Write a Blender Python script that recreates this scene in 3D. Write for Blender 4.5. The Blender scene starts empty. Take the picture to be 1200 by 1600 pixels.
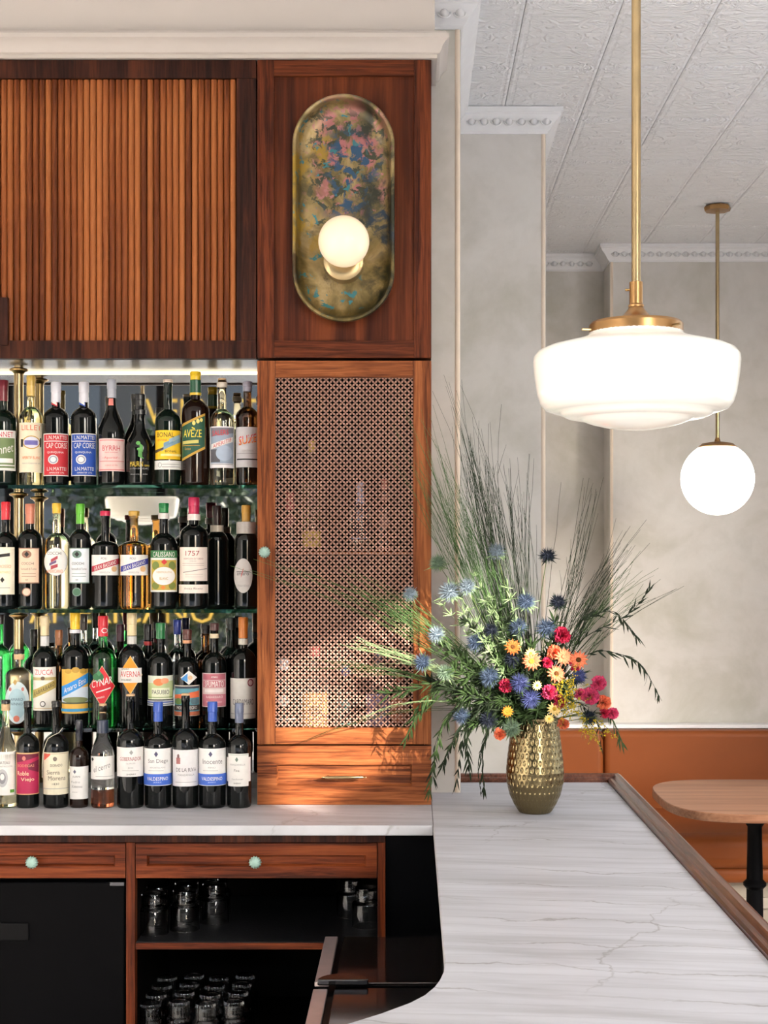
import bpy, math, random
from mathutils import Vector, Matrix, Quaternion
random.seed(7)
F = 2294.0; VX, VY, CZ = 643.0, 882.0, 1.72      # focal length in pixels, vanishing point, eye height
sc = bpy.context.scene
col = sc.collection
# ---------------------------------------------------------------- camera, sky, sun, exposure
cam_d = bpy.data.cameras.new('camera'); cam = bpy.data.objects.new('camera', cam_d); col.objects.link(cam)
cam_d.sensor_width = 36; cam_d.lens = 36 * F / 1600
cam_d.shift_x = (600 - VX) / 1600; cam_d.shift_y = (VY - 800) / 1600
cam.location = (0, 0, CZ); cam.rotation_euler = (math.pi / 2, 0, 0)
cam_d.clip_start = 0.05; cam_d.clip_end = 300
sc.camera = cam
w = bpy.data.worlds.new('world'); sc.world = w; w.use_nodes = True
nt = w.node_tree; nt.nodes.clear()
sky = nt.nodes.new('ShaderNodeTexSky'); sky.sky_type = 'NISHITA'; sky.sun_disc = False
sky.sun_elevation = math.radians(34); sky.sun_rotation = math.radians(140); sky.air_density = 1.0; sky.dust_density = 2.5
hs = nt.nodes.new('ShaderNodeHueSaturation'); hs.inputs['Saturation'].default_value = 0.66
bg = nt.nodes.new('ShaderNodeBackground'); bg.inputs['Strength'].default_value = 1.7
wo = nt.nodes.new('ShaderNodeOutputWorld')
nt.links.new(sky.outputs[0], hs.inputs['Color']); nt.links.new(hs.outputs[0], bg.inputs[0]); nt.links.new(bg.outputs[0], wo.inputs[0])
sun_d = bpy.data.lights.new('sun', 'SUN'); sun_d.energy = 10.5; sun_d.angle = math.radians(0.8); sun_d.color = (1, 0.90, 0.78)
sun = bpy.data.objects.new('sun', sun_d); col.objects.link(sun)
sun.rotation_euler = Vector((-0.84, 1.0, -0.42)).to_track_quat('-Z', 'Y').to_euler(); sun.location = (6, -6, 6)
def portal(name, loc, rot, sx, sy):
    d = bpy.data.lights.new(name, 'AREA'); d.shape = 'RECTANGLE'; d.size = sx; d.size_y = sy; d.cycles.is_portal = True
    o = bpy.data.objects.new(name, d); col.objects.link(o); o.location = loc; o.rotation_euler = rot
portal('window_portal', (-0.75, -2.38, 1.8), (math.pi / 2, 0, 0), 6.8, 2.7)
portal('window_portal_transom', (2.69, 0.44, 2.75), (math.pi / 2, 0, math.pi / 2), 1.2, .5)
portal('window_portal_side', (2.69, 4.0, 1.95), (math.pi / 2, 0, math.pi / 2), 2.0, 2.1)
vs = sc.view_settings
vs.view_transform = 'Standard'; vs.look = 'None'; vs.gamma = 1; vs.exposure = 0.5; vs.use_curve_mapping = False
sc.cycles.caustics_reflective = False; sc.cycles.caustics_refractive = False
sc.cycles.max_bounces = 10; sc.cycles.transmission_bounces = 8; sc.cycles.sample_clamp_indirect = 6
sc.cycles.use_denoising = True
# ---------------------------------------------------------------- helpers
def px(x, y, Y): return Vector(((x - VX) * Y / F, Y, CZ - (y - VY) * Y / F))
def X_(x, Y): return (x - VX) * Y / F
def Z_(y, Y): return CZ - (y - VY) * Y / F
def s2l(c): return tuple(((v / 255 / 12.92) if v / 255 <= 0.04045 else ((v / 255 + 0.055) / 1.055) ** 2.4) for v in c)

class MB:
    def __init__(self): self.v = []; self.f = []
    def add(self, vs, fs):
        n = len(self.v); self.v += [tuple(p) for p in vs]; self.f += [tuple(i + n for i in q) for q in fs]; return self
    def box(self, x0, x1, y0, y1, z0, z1):
        return self.add([(x0,y0,z0),(x1,y0,z0),(x1,y1,z0),(x0,y1,z0),(x0,y0,z1),(x1,y0,z1),(x1,y1,z1),(x0,y1,z1)],
                        [(0,3,2,1),(4,5,6,7),(0,1,5,4),(1,2,6,5),(2,3,7,6),(3,0,4,7)])
    def lathe(self, prof, n=24, m=None, cap=True, radf=None):
        vs = []; fs = []
        for r, z in prof:
            for k in range(n):
                a = 2 * math.pi * k / n
                rr = r if radf is None else radf(r, z, a)
                vs.append((rr * math.cos(a), rr * math.sin(a), z))
        for i in range(len(prof) - 1):
            for k in range(n):
                k2 = (k + 1) % n
                fs.append((i*n+k, i*n+k2, (i+1)*n+k2, (i+1)*n+k))
        if cap:
            if prof[0][0] > 1e-5: fs.append(tuple(range(n - 1, -1, -1)))
            if prof[-1][0] > 1e-5: fs.append(tuple((len(prof)-1)*n + k for k in range(n)))
        if m is not None: vs = [m @ Vector(p) for p in vs]
        return self.add(vs, fs)
    def tube(self, pts, rad, n=6, cap=True):
        pts = [Vector(p) for p in pts]; N = len(pts); vs = []; fs = []
        up = Vector((0.13, 0.31, 0.94))
        for i, p in enumerate(pts):
            t = (pts[min(i+1, N-1)] - pts[max(i-1, 0)])
            t = t.normalized() if t.length > 1e-9 else Vector((0, 0, 1))
            a = t.cross(up)
            if a.length < 1e-3: a = t.cross(Vector((1, 0, 0)))
            a.normalize(); b = t.cross(a)
            r = rad(i / (N - 1)) if callable(rad) else rad
            for k in range(n):
                th = 2 * math.pi * k / n
                vs.append(p + (a * math.cos(th) + b * math.sin(th)) * r)
        for i in range(N - 1):
            for k in range(n):
                k2 = (k + 1) % n
                fs.append((i*n+k, (i+1)*n+k, (i+1)*n+k2, i*n+k2))
        if cap: fs.append(tuple(range(n))); fs.append(tuple((N-1)*n + k for k in range(n - 1, -1, -1)))
        return self.add(vs, fs)
    def prism(self, poly, z0, z1):
        n = len(poly); vs = [(x, y, z0) for x, y in poly] + [(x, y, z1) for x, y in poly]
        fs = [tuple(range(n - 1, -1, -1)), tuple(range(n, 2 * n))] + [(i, (i+1) % n, n + (i+1) % n, n + i) for i in range(n)]
        return self.add(vs, fs)
    def prism_y(self, poly, y0, y1):            # outline in x, z
        n = len(poly); vs = [(x, y0, z) for x, z in poly] + [(x, y1, z) for x, z in poly]
        fs = [tuple(range(n)), tuple(range(2 * n - 1, n - 1, -1))] + [(i, n + i, n + (i+1) % n, (i+1) % n) for i in range(n)]
        return self.add(vs, fs)
    def sweep(self, path, prof, side=1):        # mitred moulding; prof = (offset outwards, z), path in xy
        P = [Vector((p[0], p[1])) for p in path]; vs = []; fs = []; m = len(prof)
        def nrm(a, b):
            d = (b - a).normalized(); return Vector((d.y, -d.x)) * side
        for i, p in enumerate(P):
            if i == 0: o = nrm(P[0], P[1])
            elif i == len(P) - 1: o = nrm(P[-2], P[-1])
            else:
                a = nrm(P[i-1], P[i]); b = nrm(P[i], P[i+1]); o = (a + b) / (1 + a.dot(b))
            for q, z in prof: vs.append((p.x + o.x * q, p.y + o.y * q, z))
        for i in range(len(P) - 1):
            for k in range(m):
                k2 = (k + 1) % m
                fs.append((i*m+k, i*m+k2, (i+1)*m+k2, (i+1)*m+k))
        fs.append(tuple(range(m - 1, -1, -1))); fs.append(tuple((len(P)-1)*m + k for k in range(m)))
        return self.add(vs, fs)
    def mesh(self, name, smooth=True, angle=35):
        me = bpy.data.meshes.new(name); me.from_pydata(self.v, [], self.f); me.update()
        if smooth:
            me.polygons.foreach_set('use_smooth', [True] * len(me.polygons)); me.set_sharp_from_angle(angle=math.radians(angle))
        return me
    def build(self, name, mt, parent=None, smooth=True, bevel=0, loc=None, angle=35):
        return link(name, self.mesh(name, smooth, angle), mt, parent, bevel, loc)

def link(name, me, mt, parent=None, bevel=0, loc=None):
    if mt is not None and not me.materials: me.materials.append(mt)
    o = bpy.data.objects.new(name, me); col.objects.link(o)
    if parent is not None: o.parent = parent
    if loc is not None: o.location = loc
    if bevel:
        b = o.modifiers.new('bevel', 'BEVEL'); b.width = bevel; b.segments = 2; b.limit_method = 'ANGLE'; b.angle_limit = math.radians(40)
    return o
def tag(o, label=None, cat=None, group=None, kind=None):
    if label: o['label'] = label
    if cat: o['category'] = cat
    if group: o['group'] = group
    if kind: o['kind'] = kind
    return o
def thing(name, label, cat, loc=(0, 0, 0), group=None, rz=0):
    o = bpy.data.objects.new(name, None); col.objects.link(o); o.location = loc; o.rotation_euler = (0, 0, rz); o.empty_display_size = 0.05
    return tag(o, label, cat, group)
def struct(o): o['kind'] = 'structure'; return o
def B(x0, x1, y0, y1, z0, z1): return MB().box(x0, x1, y0, y1, z0, z1)
def rotY_to(d): return Vector(d).to_track_quat('Z', 'Y').to_matrix().to_4x4()

# ---------------------------------------------------------------- materials
MATS = {}
def newmat(name):
    m = bpy.data.materials.new(name); m.use_nodes = True; n = m.node_tree.nodes
    return m, m.node_tree, n['Principled BSDF']
def setp(p, rough=.5, metal=0, coat=0, spec=.5, trans=0, ior=1.45, emis=None, es=0, sheen=0):
    p.inputs['Roughness'].default_value = rough; p.inputs['Metallic'].default_value = metal
    p.inputs['Coat Weight'].default_value = coat; p.inputs['Coat Roughness'].default_value = 0.12
    p.inputs['Specular IOR Level'].default_value = spec; p.inputs['Transmission Weight'].default_value = trans; p.inputs['IOR'].default_value = ior
    if emis: p.inputs['Emission Color'].default_value = (*emis, 1); p.inputs['Emission Strength'].default_value = es
def coords(t, scale, kind='Object'):
    tc = t.nodes.new('ShaderNodeTexCoord'); mp = t.nodes.new('ShaderNodeMapping'); mp.inputs['Scale'].default_value = scale
    t.links.new(tc.outputs[kind], mp.inputs[0]); return mp.outputs[0]
def noise(t, vec, scale=5, detail=4, rough=.5, dist=0):
    n = t.nodes.new('ShaderNodeTexNoise'); n.inputs['Scale'].default_value = scale; n.inputs['Detail'].default_value = detail
    n.inputs['Roughness'].default_value = rough; n.inputs['Distortion'].default_value = dist
    if vec is not None: t.links.new(vec, n.inputs['Vector'])
    return n
def ramp(t, fac, stops):
    r = t.nodes.new('ShaderNodeValToRGB'); e = r.color_ramp.elements
    while len(e) < len(stops): e.new(0.5)
    for i, (p, c) in enumerate(stops): e[i].position = p; e[i].color = (*c, 1) if len(c) == 3 else c
    t.links.new(fac, r.inputs[0]); return r.outputs[0]
def mix(t, fac, a, b, mode='MIX'):
    m = t.nodes.new('ShaderNodeMix'); m.data_type = 'RGBA'; m.blend_type = mode
    for s, v in ((m.inputs['Factor'], fac), (m.inputs['A'], a), (m.inputs['B'], b)):
        if hasattr(v, 'is_output'): t.links.new(v, s)
        elif isinstance(v, (int, float)): s.default_value = v
        else: s.default_value = (*v, 1)
    return m.outputs['Result']
def math_(t, op, a, b=None):
    m = t.nodes.new('ShaderNodeMath'); m.operation = op
    for s, v in zip(m.inputs, (a, b)):
        if v is None: continue
        if hasattr(v, 'is_output'): t.links.new(v, s)
        else: s.default_value = v
    return m.outputs[0]
def bump(t, p, h, strength=.2, dist=.01):
    b = t.nodes.new('ShaderNodeBump'); b.inputs['Strength'].default_value = strength; b.inputs['Distance'].default_value = dist
    t.links.new(h, b.inputs['Height']); t.links.new(b.outputs[0], p.inputs['Normal'])
def plain(name, c, rough=.5, var=.06, scale=25, bmp=0, **k):
    if name in MATS: return MATS[name]
    m, t, p = newmat(name); setp(p, rough, **k)
    n = noise(t, coords(t, (1, 1, 1)), scale, 3)
    t.links.new(ramp(t, n.outputs[0], [(.3, tuple(v * (1 - var) for v in c)), (.7, tuple(min(1, v * (1 + var)) for v in c))]), p.inputs['Base Color'])
    if bmp: bump(t, p, n.outputs[0], bmp, .002)
    MATS[name] = m; return m
def paint(rgb, rough=.55):                       # printed paper / foil colours, given in sRGB
    return plain('print_%d_%d_%d' % rgb, s2l(rgb), rough, .04, 60)
def wood(name, dark, mid, light, axis='z', rough=.42, coat=.04, rnd=0.0, scale=1.0, figure=.5):
    m, t, p = newmat(name); setp(p, rough, coat=coat, spec=.14)
    a = 7 * scale; b = 150 * scale
    sc_ = {'z': (b, b, a), 'x': (a, b, b), 'y': (b, a, b)}[axis]
    v = coords(t, sc_)
    g = noise(t, v, 1.0, 6, .62, .6)
    sc2 = tuple(q * .11 for q in sc_)
    v2 = coords(t, sc2); g2 = noise(t, v2, 1.0, 3, .5, 1.6)
    f = math_(t, 'ADD', math_(t, 'MULTIPLY', g.outputs[0], 1 - figure), math_(t, 'MULTIPLY', g2.outputs[0], figure))
    if rnd:
        oi = t.nodes.new('ShaderNodeObjectInfo')
        f = math_(t, 'ADD', f, math_(t, 'MULTIPLY', math_(t, 'SUBTRACT', oi.outputs['Random'], .5), rnd))
    t.links.new(ramp(t, f, [(.39, dark), (.5, mid), (.62, light)]), p.inputs['Base Color'])
    bump(t, p, g.outputs[0], .12, .001)
    MATS[name] = m; return m
MAH = ((.07, .018, .007), (.215, .064, .021), (.36, .125, .042))
MAHU = ((.026, .006, .003), (.085, .019, .007), (.175, .044, .014))
MAHB = ((.04, .008, .003), (.12, .024, .007), (.21, .05, .014))
DRK = ((.012, .004, .003), (.034, .010, .006), (.085, .024, .011))
W_z = wood('mahogany_upright', *MAH, axis='z'); W_x = wood('mahogany_crosswise', *MAH, axis='x')
U_z = wood('sapele_upright', *MAHU, axis='z'); U_x = wood('sapele_crosswise', *MAHU, axis='x')
K_z = wood('red_mahogany_upright', *MAHB, axis='z'); K_x = wood('red_mahogany_crosswise', *MAHB, axis='x')
U_p = wood('sapele_figured', *MAHU, axis='z', scale=.6, figure=.75)
D_z = wood('dark_walnut_upright', *DRK, axis='z'); D_x = wood('dark_walnut_crosswise', *DRK, axis='z', scale=.8)
SLAT = wood('slat_teak', (.10, .025, .008), (.245, .07, .021), (.36, .12, .038), axis='z', rnd=.30, rough=.34, figure=.45, scale=.5)
OAK = wood('oak_tabletop', (.15, .066, .036), (.215, .104, .059), (.27, .138, .081), axis='x', scale=.45, rough=.45, coat=.1)
RAIL = wood('walnut_rail', (.06, .018, .010), (.125, .042, .022), (.19, .07, .04), axis='y', rough=.3, coat=.5)
FLOORW = wood('floor_boards', (.50, .46, .41), (.58, .54, .49), (.64, .60, .55), axis='y', scale=.3, rough=.5)
BLACK = plain('black_metal', (.002, .002, .0025), .4, spec=.05)
BLACKM = plain('black_casing_and_shade', (.0025, .002, .002), .6, spec=.05)  # in the open cabinets this near-black puts the inner shade into the colour
RUBBER = plain('rubber_mat', (.008, .008, .009), .6, .3, 200, .4, spec=.2)
BRASS = plain('aged_brass', (.42, .315, .17), .28, .12, 20, metal=1)
BRASSD = plain('dark_brass', (.30, .19, .075), .33, .15, 20, metal=1)
BRONZE = plain('bronze_fitter', (.42, .24, .10), .3, .1, 20, metal=1)
WHITE = plain('white_paint', (.84, .838, .84), .45, .02)
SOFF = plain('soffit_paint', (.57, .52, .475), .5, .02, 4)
CREAM = plain('cream_bead', (.78, .66, .53), .45, .03)
MINT = plain('mint_ceramic', (.30, .46, .40), .3, .15, 60, coat=.3)
LEATH = plain('tan_leather', (.235, .064, .016), .45, .05, 4, .03, spec=.2)
STEEL = plain('stainless_steel', (.55, .46, .45), .32, .05, 30, metal=.6)
LIDM = plain('smoked_lid', (.012, .009, .008), .08, .1, 10, coat=.6)
COPPER = plain('perforated_copper', (.64, .38, .295), .45, .08, 18, metal=.3)
EARTH = plain('street_paving', (.52, .50, .47), .9, .2, 3)
def mirror_mat():
    m, t, p = newmat('mirror_glass'); setp(p, .02, 1)
    n = noise(t, coords(t, (1, 1, 1)), 3); t.links.new(ramp(t, n.outputs[0], [(.3, (.70, .70, .66)), (.7, (.74, .73, .69))]), p.inputs['Base Color'])
    return m
MIRROR = mirror_mat()
def glass(name, c, rough=.0, ior=1.46):
    m, t, p = newmat(name); setp(p, rough, trans=1, ior=ior)
    n = noise(t, coords(t, (1, 1, 1)), 6); t.links.new(ramp(t, n.outputs[0], [(.3, c), (.7, tuple(min(1, v * 1.03) for v in c))]), p.inputs['Base Color'])
    return m
G_CLEAR = glass('clear_glass', (.93, .95, .94)); G_PALE = glass('pale_gold_liquor', (.92, .80, .42)); G_AMB = glass('amber_liquor', (.72, .34, .07))
G_GREEN = glass('green_bottle_glass', (.03, .32, .07)); G_ROSE = glass('red_amber_liquor', (.50, .15, .07)); G_BROWN = glass('brown_bottle_glass', (.18, .07, .02))
G_SHELF = glass('shelf_glass', (.34, .62, .56))
G_STRAW = glass('straw_liquor', (.95, .88, .60))
G_DARK = plain('dark_bottle_glass', (.003, .004, .004), .05, .2, 12, spec=.4)
G_DKGRN = plain('dark_green_glass', (.003, .009, .006), .05, .2, 12, spec=.4)
G_DKBRN = plain('dark_brown_glass', (.012, .005, .003), .05, .2, 12, spec=.4)
CORK = plain('natural_cork', (.62, .42, .24), .8, .15, 120, .2)
def marble():
    m, t, p = newmat('veined_marble'); setp(p, .42, spec=.3)
    tc = t.nodes.new('ShaderNodeTexCoord')
    mp = t.nodes.new('ShaderNodeMapping'); mp.inputs['Rotation'].default_value = (0, 0, .14); t.links.new(tc.outputs['Object'], mp.inputs[0])
    st = t.nodes.new('ShaderNodeMapping'); st.inputs['Scale'].default_value = (1.0, 7.0, 1.0); t.links.new(mp.outputs[0], st.inputs[0])
    soft = noise(t, st.outputs[0], 2.2, 5, .55, .5)
    base = ramp(t, soft.outputs[0], [(.32, (.44, .445, .465)), (.5, (.555, .56, .59)), (.70, (.64, .65, .685))])
    def vein(sx, sy, rot, scale, wdt, dist, seed):
        q = t.nodes.new('ShaderNodeMapping'); q.inputs['Rotation'].default_value = (0, 0, rot); q.inputs['Scale'].default_value = (sx, sy, 1); q.inputs['Location'].default_value = (seed, seed * 1.7, seed * .3)
        t.links.new(tc.outputs['Object'], q.inputs[0]); n = noise(t, q.outputs[0], scale, 3.5, .45, dist)
        d = math_(t, 'ABSOLUTE', math_(t, 'SUBTRACT', n.outputs[0], .5))
        return ramp(t, d, [(0, (1, 1, 1)), (wdt, (0, 0, 0))])
    sx_ = t.nodes.new('ShaderNodeSeparateXYZ'); t.links.new(tc.outputs['Object'], sx_.inputs[0])
    def line(kx, ky, period, amp, nscale, wdt, seed):      # long wandering veins across the slab
        q = t.nodes.new('ShaderNodeMapping'); q.inputs['Location'].default_value = (seed, seed * 1.7, seed * .3); t.links.new(tc.outputs['Object'], q.inputs[0])
        n = noise(t, q.outputs[0], nscale, 6, .58, .2)
        c_ = math_(t, 'ADD', math_(t, 'MULTIPLY', sx_.outputs[0], kx / period), math_(t, 'MULTIPLY', sx_.outputs[1], ky / period))
        f = math_(t, 'FRACT', math_(t, 'ADD', math_(t, 'ADD', c_, math_(t, 'MULTIPLY', n.outputs[0], amp)), seed))
        return ramp(t, math_(t, 'ABSOLUTE', math_(t, 'SUBTRACT', f, .5)), [(0, (1, 1, 1)), (wdt, (0, 0, 0))])
    v1 = line(.17, 1, .16, 1.5, 2.6, .030, 4.4); v2 = line(.12, 1, .055, 1.4, 3.0, .10, 8.3); v3 = line(.905, -.425, .60, .55, 3.2, .007, 2.45)
    msk = noise(t, mp.outputs[0], 2.5, 2)
    mk = ramp(t, msk.outputs[0], [(.42, (0, 0, 0)), (.6, (1, 1, 1))])
    def scaled(v, k): return math_(t, 'MULTIPLY', v, k)
    c = mix(t, scaled(v2, .30), base, (.36, .36, .37)); c = mix(t, math_(t, 'MULTIPLY', scaled(v1, .8), mk), c, (.25, .24, .235)); c = mix(t, math_(t, 'MULTIPLY', scaled(v3, .6), mk), c, (.24, .23, .22))
    t.links.new(c, p.inputs['Base Color']); return m
MARBLE = marble()
def plaster(name, a, b, c):
    m, t, p = newmat(name); setp(p, .75, spec=.25)
    v = coords(t, (1, 1, 1)); n = noise(t, v, 2.2, 6, .6, .4); n2 = noise(t, v, 9, 5, .6, .3)
    k = ramp(t, n.outputs[0], [(.33, a), (.5, b), (.66, c)])
    k = mix(t, ramp(t, n2.outputs[0], [(.45, (0, 0, 0)), (.75, (.35, .35, .35))]), k, tuple(v * .9 for v in a))
    t.links.new(k, p.inputs['Base Color']); bump(t, p, n2.outputs[0], .08, .004); return m
PLAST = plaster('limewash_plaster', (.53, .51, .45), (.66, .63, .59), (.71, .685, .65))
PLASTG = plaster('limewash_plaster_far', (.55, .53, .465), (.67, .64, .60), (.71, .685, .65))
def tin():
    m, t, p = newmat('pressed_tin'); setp(p, .4, spec=.4)
    tc = t.nodes.new('ShaderNodeTexCoord'); ab = t.nodes.new('ShaderNodeVectorMath'); ab.operation = 'ABSOLUTE'
    mo = t.nodes.new('ShaderNodeVectorMath'); mo.operation = 'PINGPONG' if False else 'ABSOLUTE'
    t.links.new(tc.outputs['Object'], ab.inputs[0])
    n = noise(t, ab.outputs[0], 15, 1.5, .4, 2.2); vo = t.nodes.new('ShaderNodeTexVoronoi'); vo.inputs['Scale'].default_value = 16; t.links.new(ab.outputs[0], vo.inputs['Vector'])
    rid = math_(t, 'SMOOTH_MIN' if False else 'MINIMUM', math_(t, 'MULTIPLY', math_(t, 'ABSOLUTE', math_(t, 'SUBTRACT', n.outputs[0], .5)), 5), 1.0)
    h = math_(t, 'ADD', rid, math_(t, 'MULTIPLY', vo.outputs['Distance'], .8))
    bump(t, p, h, .65, .008)
    t.links.new(ramp(t, n.outputs[0], [(.2, (.82, .825, .835)), (.8, (.86, .865, .875))]), p.inputs['Base Color']); return m
TIN = tin()
def lampglass(name, c, e, es):
    m, t, p = newmat(name); setp(p, .15, coat=.3, emis=e, es=es)
    n = noise(t, coords(t, (1, 1, 1)), 4); t.links.new(ramp(t, n.outputs[0], [(.3, c), (.7, c)]), p.inputs['Base Color']); return m
MILK = lampglass('milk_glass_lit', (.85, .82, .75), (1, .93, .78), .23)
GLOBE = lampglass('opal_globe_lit', (.9, .9, .88), (1, .96, .91), 3.6)
BULB = lampglass('opal_bulb_lit', (.8, .68, .52), (1, .72, .44), .42)
LED = lampglass('led_strip_lit', (.9, .8, .6), (1, .86, .62), 1.6)
# ---------------------------------------------------------------- the room
CEIL = 3.36; CT = 1.057                        # ceiling and counter heights
YC = 4.045                                     # front plane of the tall cabinets
P1Y, P1X = 4.27, .143                          # near pier: face and corner
P2Y, P2X = 5.307, .486                         # far pier
BWY, BWX, RCY = 7.55, 1.02, 7.79               # back wall, its corner, recess
RX, LX, FY = 2.7, -4.2, -2.4                   # side walls, storefront
struct(B(LX - .2, RX + .2, FY - .2, RCY + .3, -.1, 0).build('floor', FLOORW))
struct(B(LX - .2, RX + .2, FY - .2, RCY + .3, CEIL + .012, CEIL + .2).build('ceiling', WHITE))
ceil = bpy.data.objects['ceiling']
TX, TY = .284, .568
def tile_mesh():
    mb = MB(); a, b = TX / 2 - .0012, TY / 2 - .0012; c = .006
    lev = [(0, .012), (0, .002), (c, 0), (c * 1.7, 0), (c * 2.4, .0022), (c * 3.6, .0022), (c * 4.4, .0005)]
    vs = []
    for q, z in lev: vs += [(-a + q, -b + q, z), (a - q, -b + q, z), (a - q, b - q, z), (-a + q, b - q, z)]
    fs = [(i*4+k, i*4+(k+1) % 4, (i+1)*4+(k+1) % 4, (i+1)*4+k) for i in range(len(lev) - 1) for k in range(4)]
    n = (len(lev) - 1) * 4; fs.append((n + 3, n + 2, n + 1, n)); fs = [tuple(reversed(f)) for f in fs[:-1]] + [fs[-1]]
    mb.add(vs, fs); return mb.mesh('ceiling_tile', False)
tm = tile_mesh(); tm.materials.append(TIN)
for i in range(-1, 9):
    for j in range(-1, 7):
        x = .3345 + TX * (i - .5); y = 4.287 + TY * (j + .5)
        o = bpy.data.objects.new('ceiling_tile', tm); col.objects.link(o); o.parent = ceil; o.location = (x, y, CEIL)
struct(B(LX - .2, LX, FY, RCY, 0, CEIL).build('wall_left', WHITE))
struct(B(LX, -.0, 4.40, P2Y, 0, CEIL).build('wall_bar', PLAST))
def wall(name, x0, x1, y0, y1, m, z0=0, z1=CEIL): return struct(B(x0, x1, y0, y1, z0, z1).build(name, m))
wall('wall_pier_near', -.01, P1X, P1Y, P2Y, PLAST)
wall('wall_pier_far', -.4, P2X, P2Y, RCY, PLAST)
wall('wall_recess', -.4, BWX + .1, RCY, RCY + .2, PLASTG)
wall('wall_back', BWX, RX, BWY, RCY + .2, PLASTG)
# side wall with added high sun-patch window and rear windows, tall storefront windows
SY0, SY1, SZ0, SZ1 = .22, 1.08, 2.5, 3.07
QY0, QY1, QZ0, QZ1 = 3.0, 5.0, .9, 3.0
wall('wall_right_middle', RX, RX + .15, SY1, QY0, WHITE); wall('wall_right_rear', RX, RX + .15, QY1, RCY, WHITE); wall('wall_right_rear_sill', RX, RX + .15, QY0, QY1, WHITE, 0, QZ0); wall('wall_right_rear_head', RX, RX + .15, QY0, QY1, WHITE, QZ1, CEIL); wall('wall_right_front', RX, RX + .15, FY, SY0, WHITE)
wall('wall_right_sill', RX, RX + .15, SY0, SY1, WHITE, 0, SZ0); wall('wall_right_head', RX, RX + .15, SY0, SY1, WHITE, SZ1, CEIL)
fr = MB()
for y in (SY0, SY1 - .05): fr.box(RX + .03, RX + .1, y, y + .05, SZ0, SZ1)
fr.box(RX + .03, RX + .1, SY0, SY1, SZ0, SZ0 + .05); fr.box(RX + .03, RX + .1, SY0, SY1, SZ1 - .05, SZ1)
struct(fr.build('window_1', BLACK))
for i in range(2):
    ya = QY0 + i * (QY1 - QY0) / 2; yb = ya + (QY1 - QY0) / 2; fr = MB()
    for y in (ya, yb - .04): fr.box(RX + .03, RX + .1, y, y + .04, QZ0, QZ1)
    for z in (QZ0, 2.3, QZ1 - .04): fr.box(RX + .03, RX + .1, ya + .04, yb - .04, z, z + .04)
    struct(fr.build('window_%d' % (8 + i), BLACK))
wall('wall_front_sill', LX, RX, FY - .15, FY, WHITE, 0, .45); wall('wall_front_head', LX, RX, FY - .15, FY, WHITE, 3.14, CEIL)
wx = [LX + i * (RX - LX) / 6 for i in range(7)]
for i in range(6):
    mb = MB(); a, b = wx[i], wx[i + 1]
    for x0 in (a, b - .035): mb.box(x0, x0 + .035, FY - .1, FY - .02, .45, 3.14)
    for z0 in (.45, 2.66, 3.10): mb.box(a + .035, b - .035, FY - .1, FY - .02, z0, z0 + .04)
    struct(mb.build('window_%d' % (i + 2), BLACK))
struct(B(-40, 30, -40, FY - .2, -.3, -.12).build('floor_pavement', EARTH)); struct(B(RX + .2, 30, FY - .2, 30, -.3, -.12).build('floor_side_street', EARTH))
tag(B(-1.62, .48, 1.9, 3.80, .001, .008).build('added_floor_mat', RUBBER), 'unseen black mat added to keep the floor behind the bar dark', 'mat')  # added dark sheet, keeps floor bounce off the lower cabinets
def facade(name, lab, x0, x1, y0, y1, h, m, front, n, rows):
    t = thing(name, lab, 'added facade', ((x0 + x1) / 2, (y0 + y1) / 2, -.12)); o = Vector(t.location)
    B(x0 - o.x, x1 - o.x, y0 - o.y, y1 - o.y, 0, h).build('wall', m, t)
    wm = plain('dark_pane', (.012, .013, .015), .6)
    for i in range(n):
        for j in range(rows):
            z = 1.0 + j * 2.9
            if front == 'y': c = x0 + (i + .5) * (x1 - x0) / n; B(c - .5 - o.x, c + .5 - o.x, y1 - .02 - o.y, y1 + .04 - o.y, z, z + 1.7).build('window', wm, t)
            else: c = y0 + (i + .5) * (y1 - y0) / n; B(x0 - .04 - o.x, x0 + .02 - o.x, c - .5 - o.y, c + .5 - o.y, z, z + 1.7).build('window', wm, t)
facade('added_mirror_facade', 'near-black facade added across the street to darken the mirror behind the bottles', -22, 4, -17, -13, 6.4, plain('near_black_render', (.02, .017, .014), .9, .1, 2), 'y', 10, 2)  # added facade, near-black so the mirror background stays dark
facade('added_sun_block_facade', 'pale facade added across the side street to block sun from the dining windows', 12, 16, -8.3, 22, 7.9, plain('pale_render', (.62, .58, .52), .9, .06, 2), 'x', 8, 2)  # added to stop direct sun entering the rear side windows
# piers: corner beads and egg-and-dart crown
def bead(n, x, y, z1): struct(MB().lathe([(.0095, CT if n != 3 else 0), (.0095, z1)], 12).build('trim_%d' % n, CREAM, loc=(x - .0095, y + .0055, 0)))
bead(1, P1X, P1Y, CEIL - .085); bead(2, P2X, P2Y, CEIL - .085); bead(3, BWX + .019, BWY, CEIL - .085)
cp = [(0, CEIL - .085), (.006, CEIL - .085), (.006, CEIL - .078), (.012, CEIL - .074), (.020, CEIL - .062), (.030, CEIL - .048), (.042, CEIL - .037), (.050, CEIL - .028), (.050, CEIL - .022), (.057, CEIL - .018), (.057, CEIL - .001), (0, CEIL - .001)]
egm = MB().lathe([(.0001, -.020), (.007, -.016), (.0115, -.007), (.0125, .003), (.009, .013), (.0001, .019)], 10).mesh('egg'); egm.materials.append(WHITE)
ringm = MB().tube([(.0175 * math.cos(a), 0, .0255 * math.sin(a)) for a in [math.pi * (-1.15 + 1.3 * k / 10) for k in range(11)]], .0026, 5).mesh('egg_surround'); ringm.materials.append(WHITE)
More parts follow.
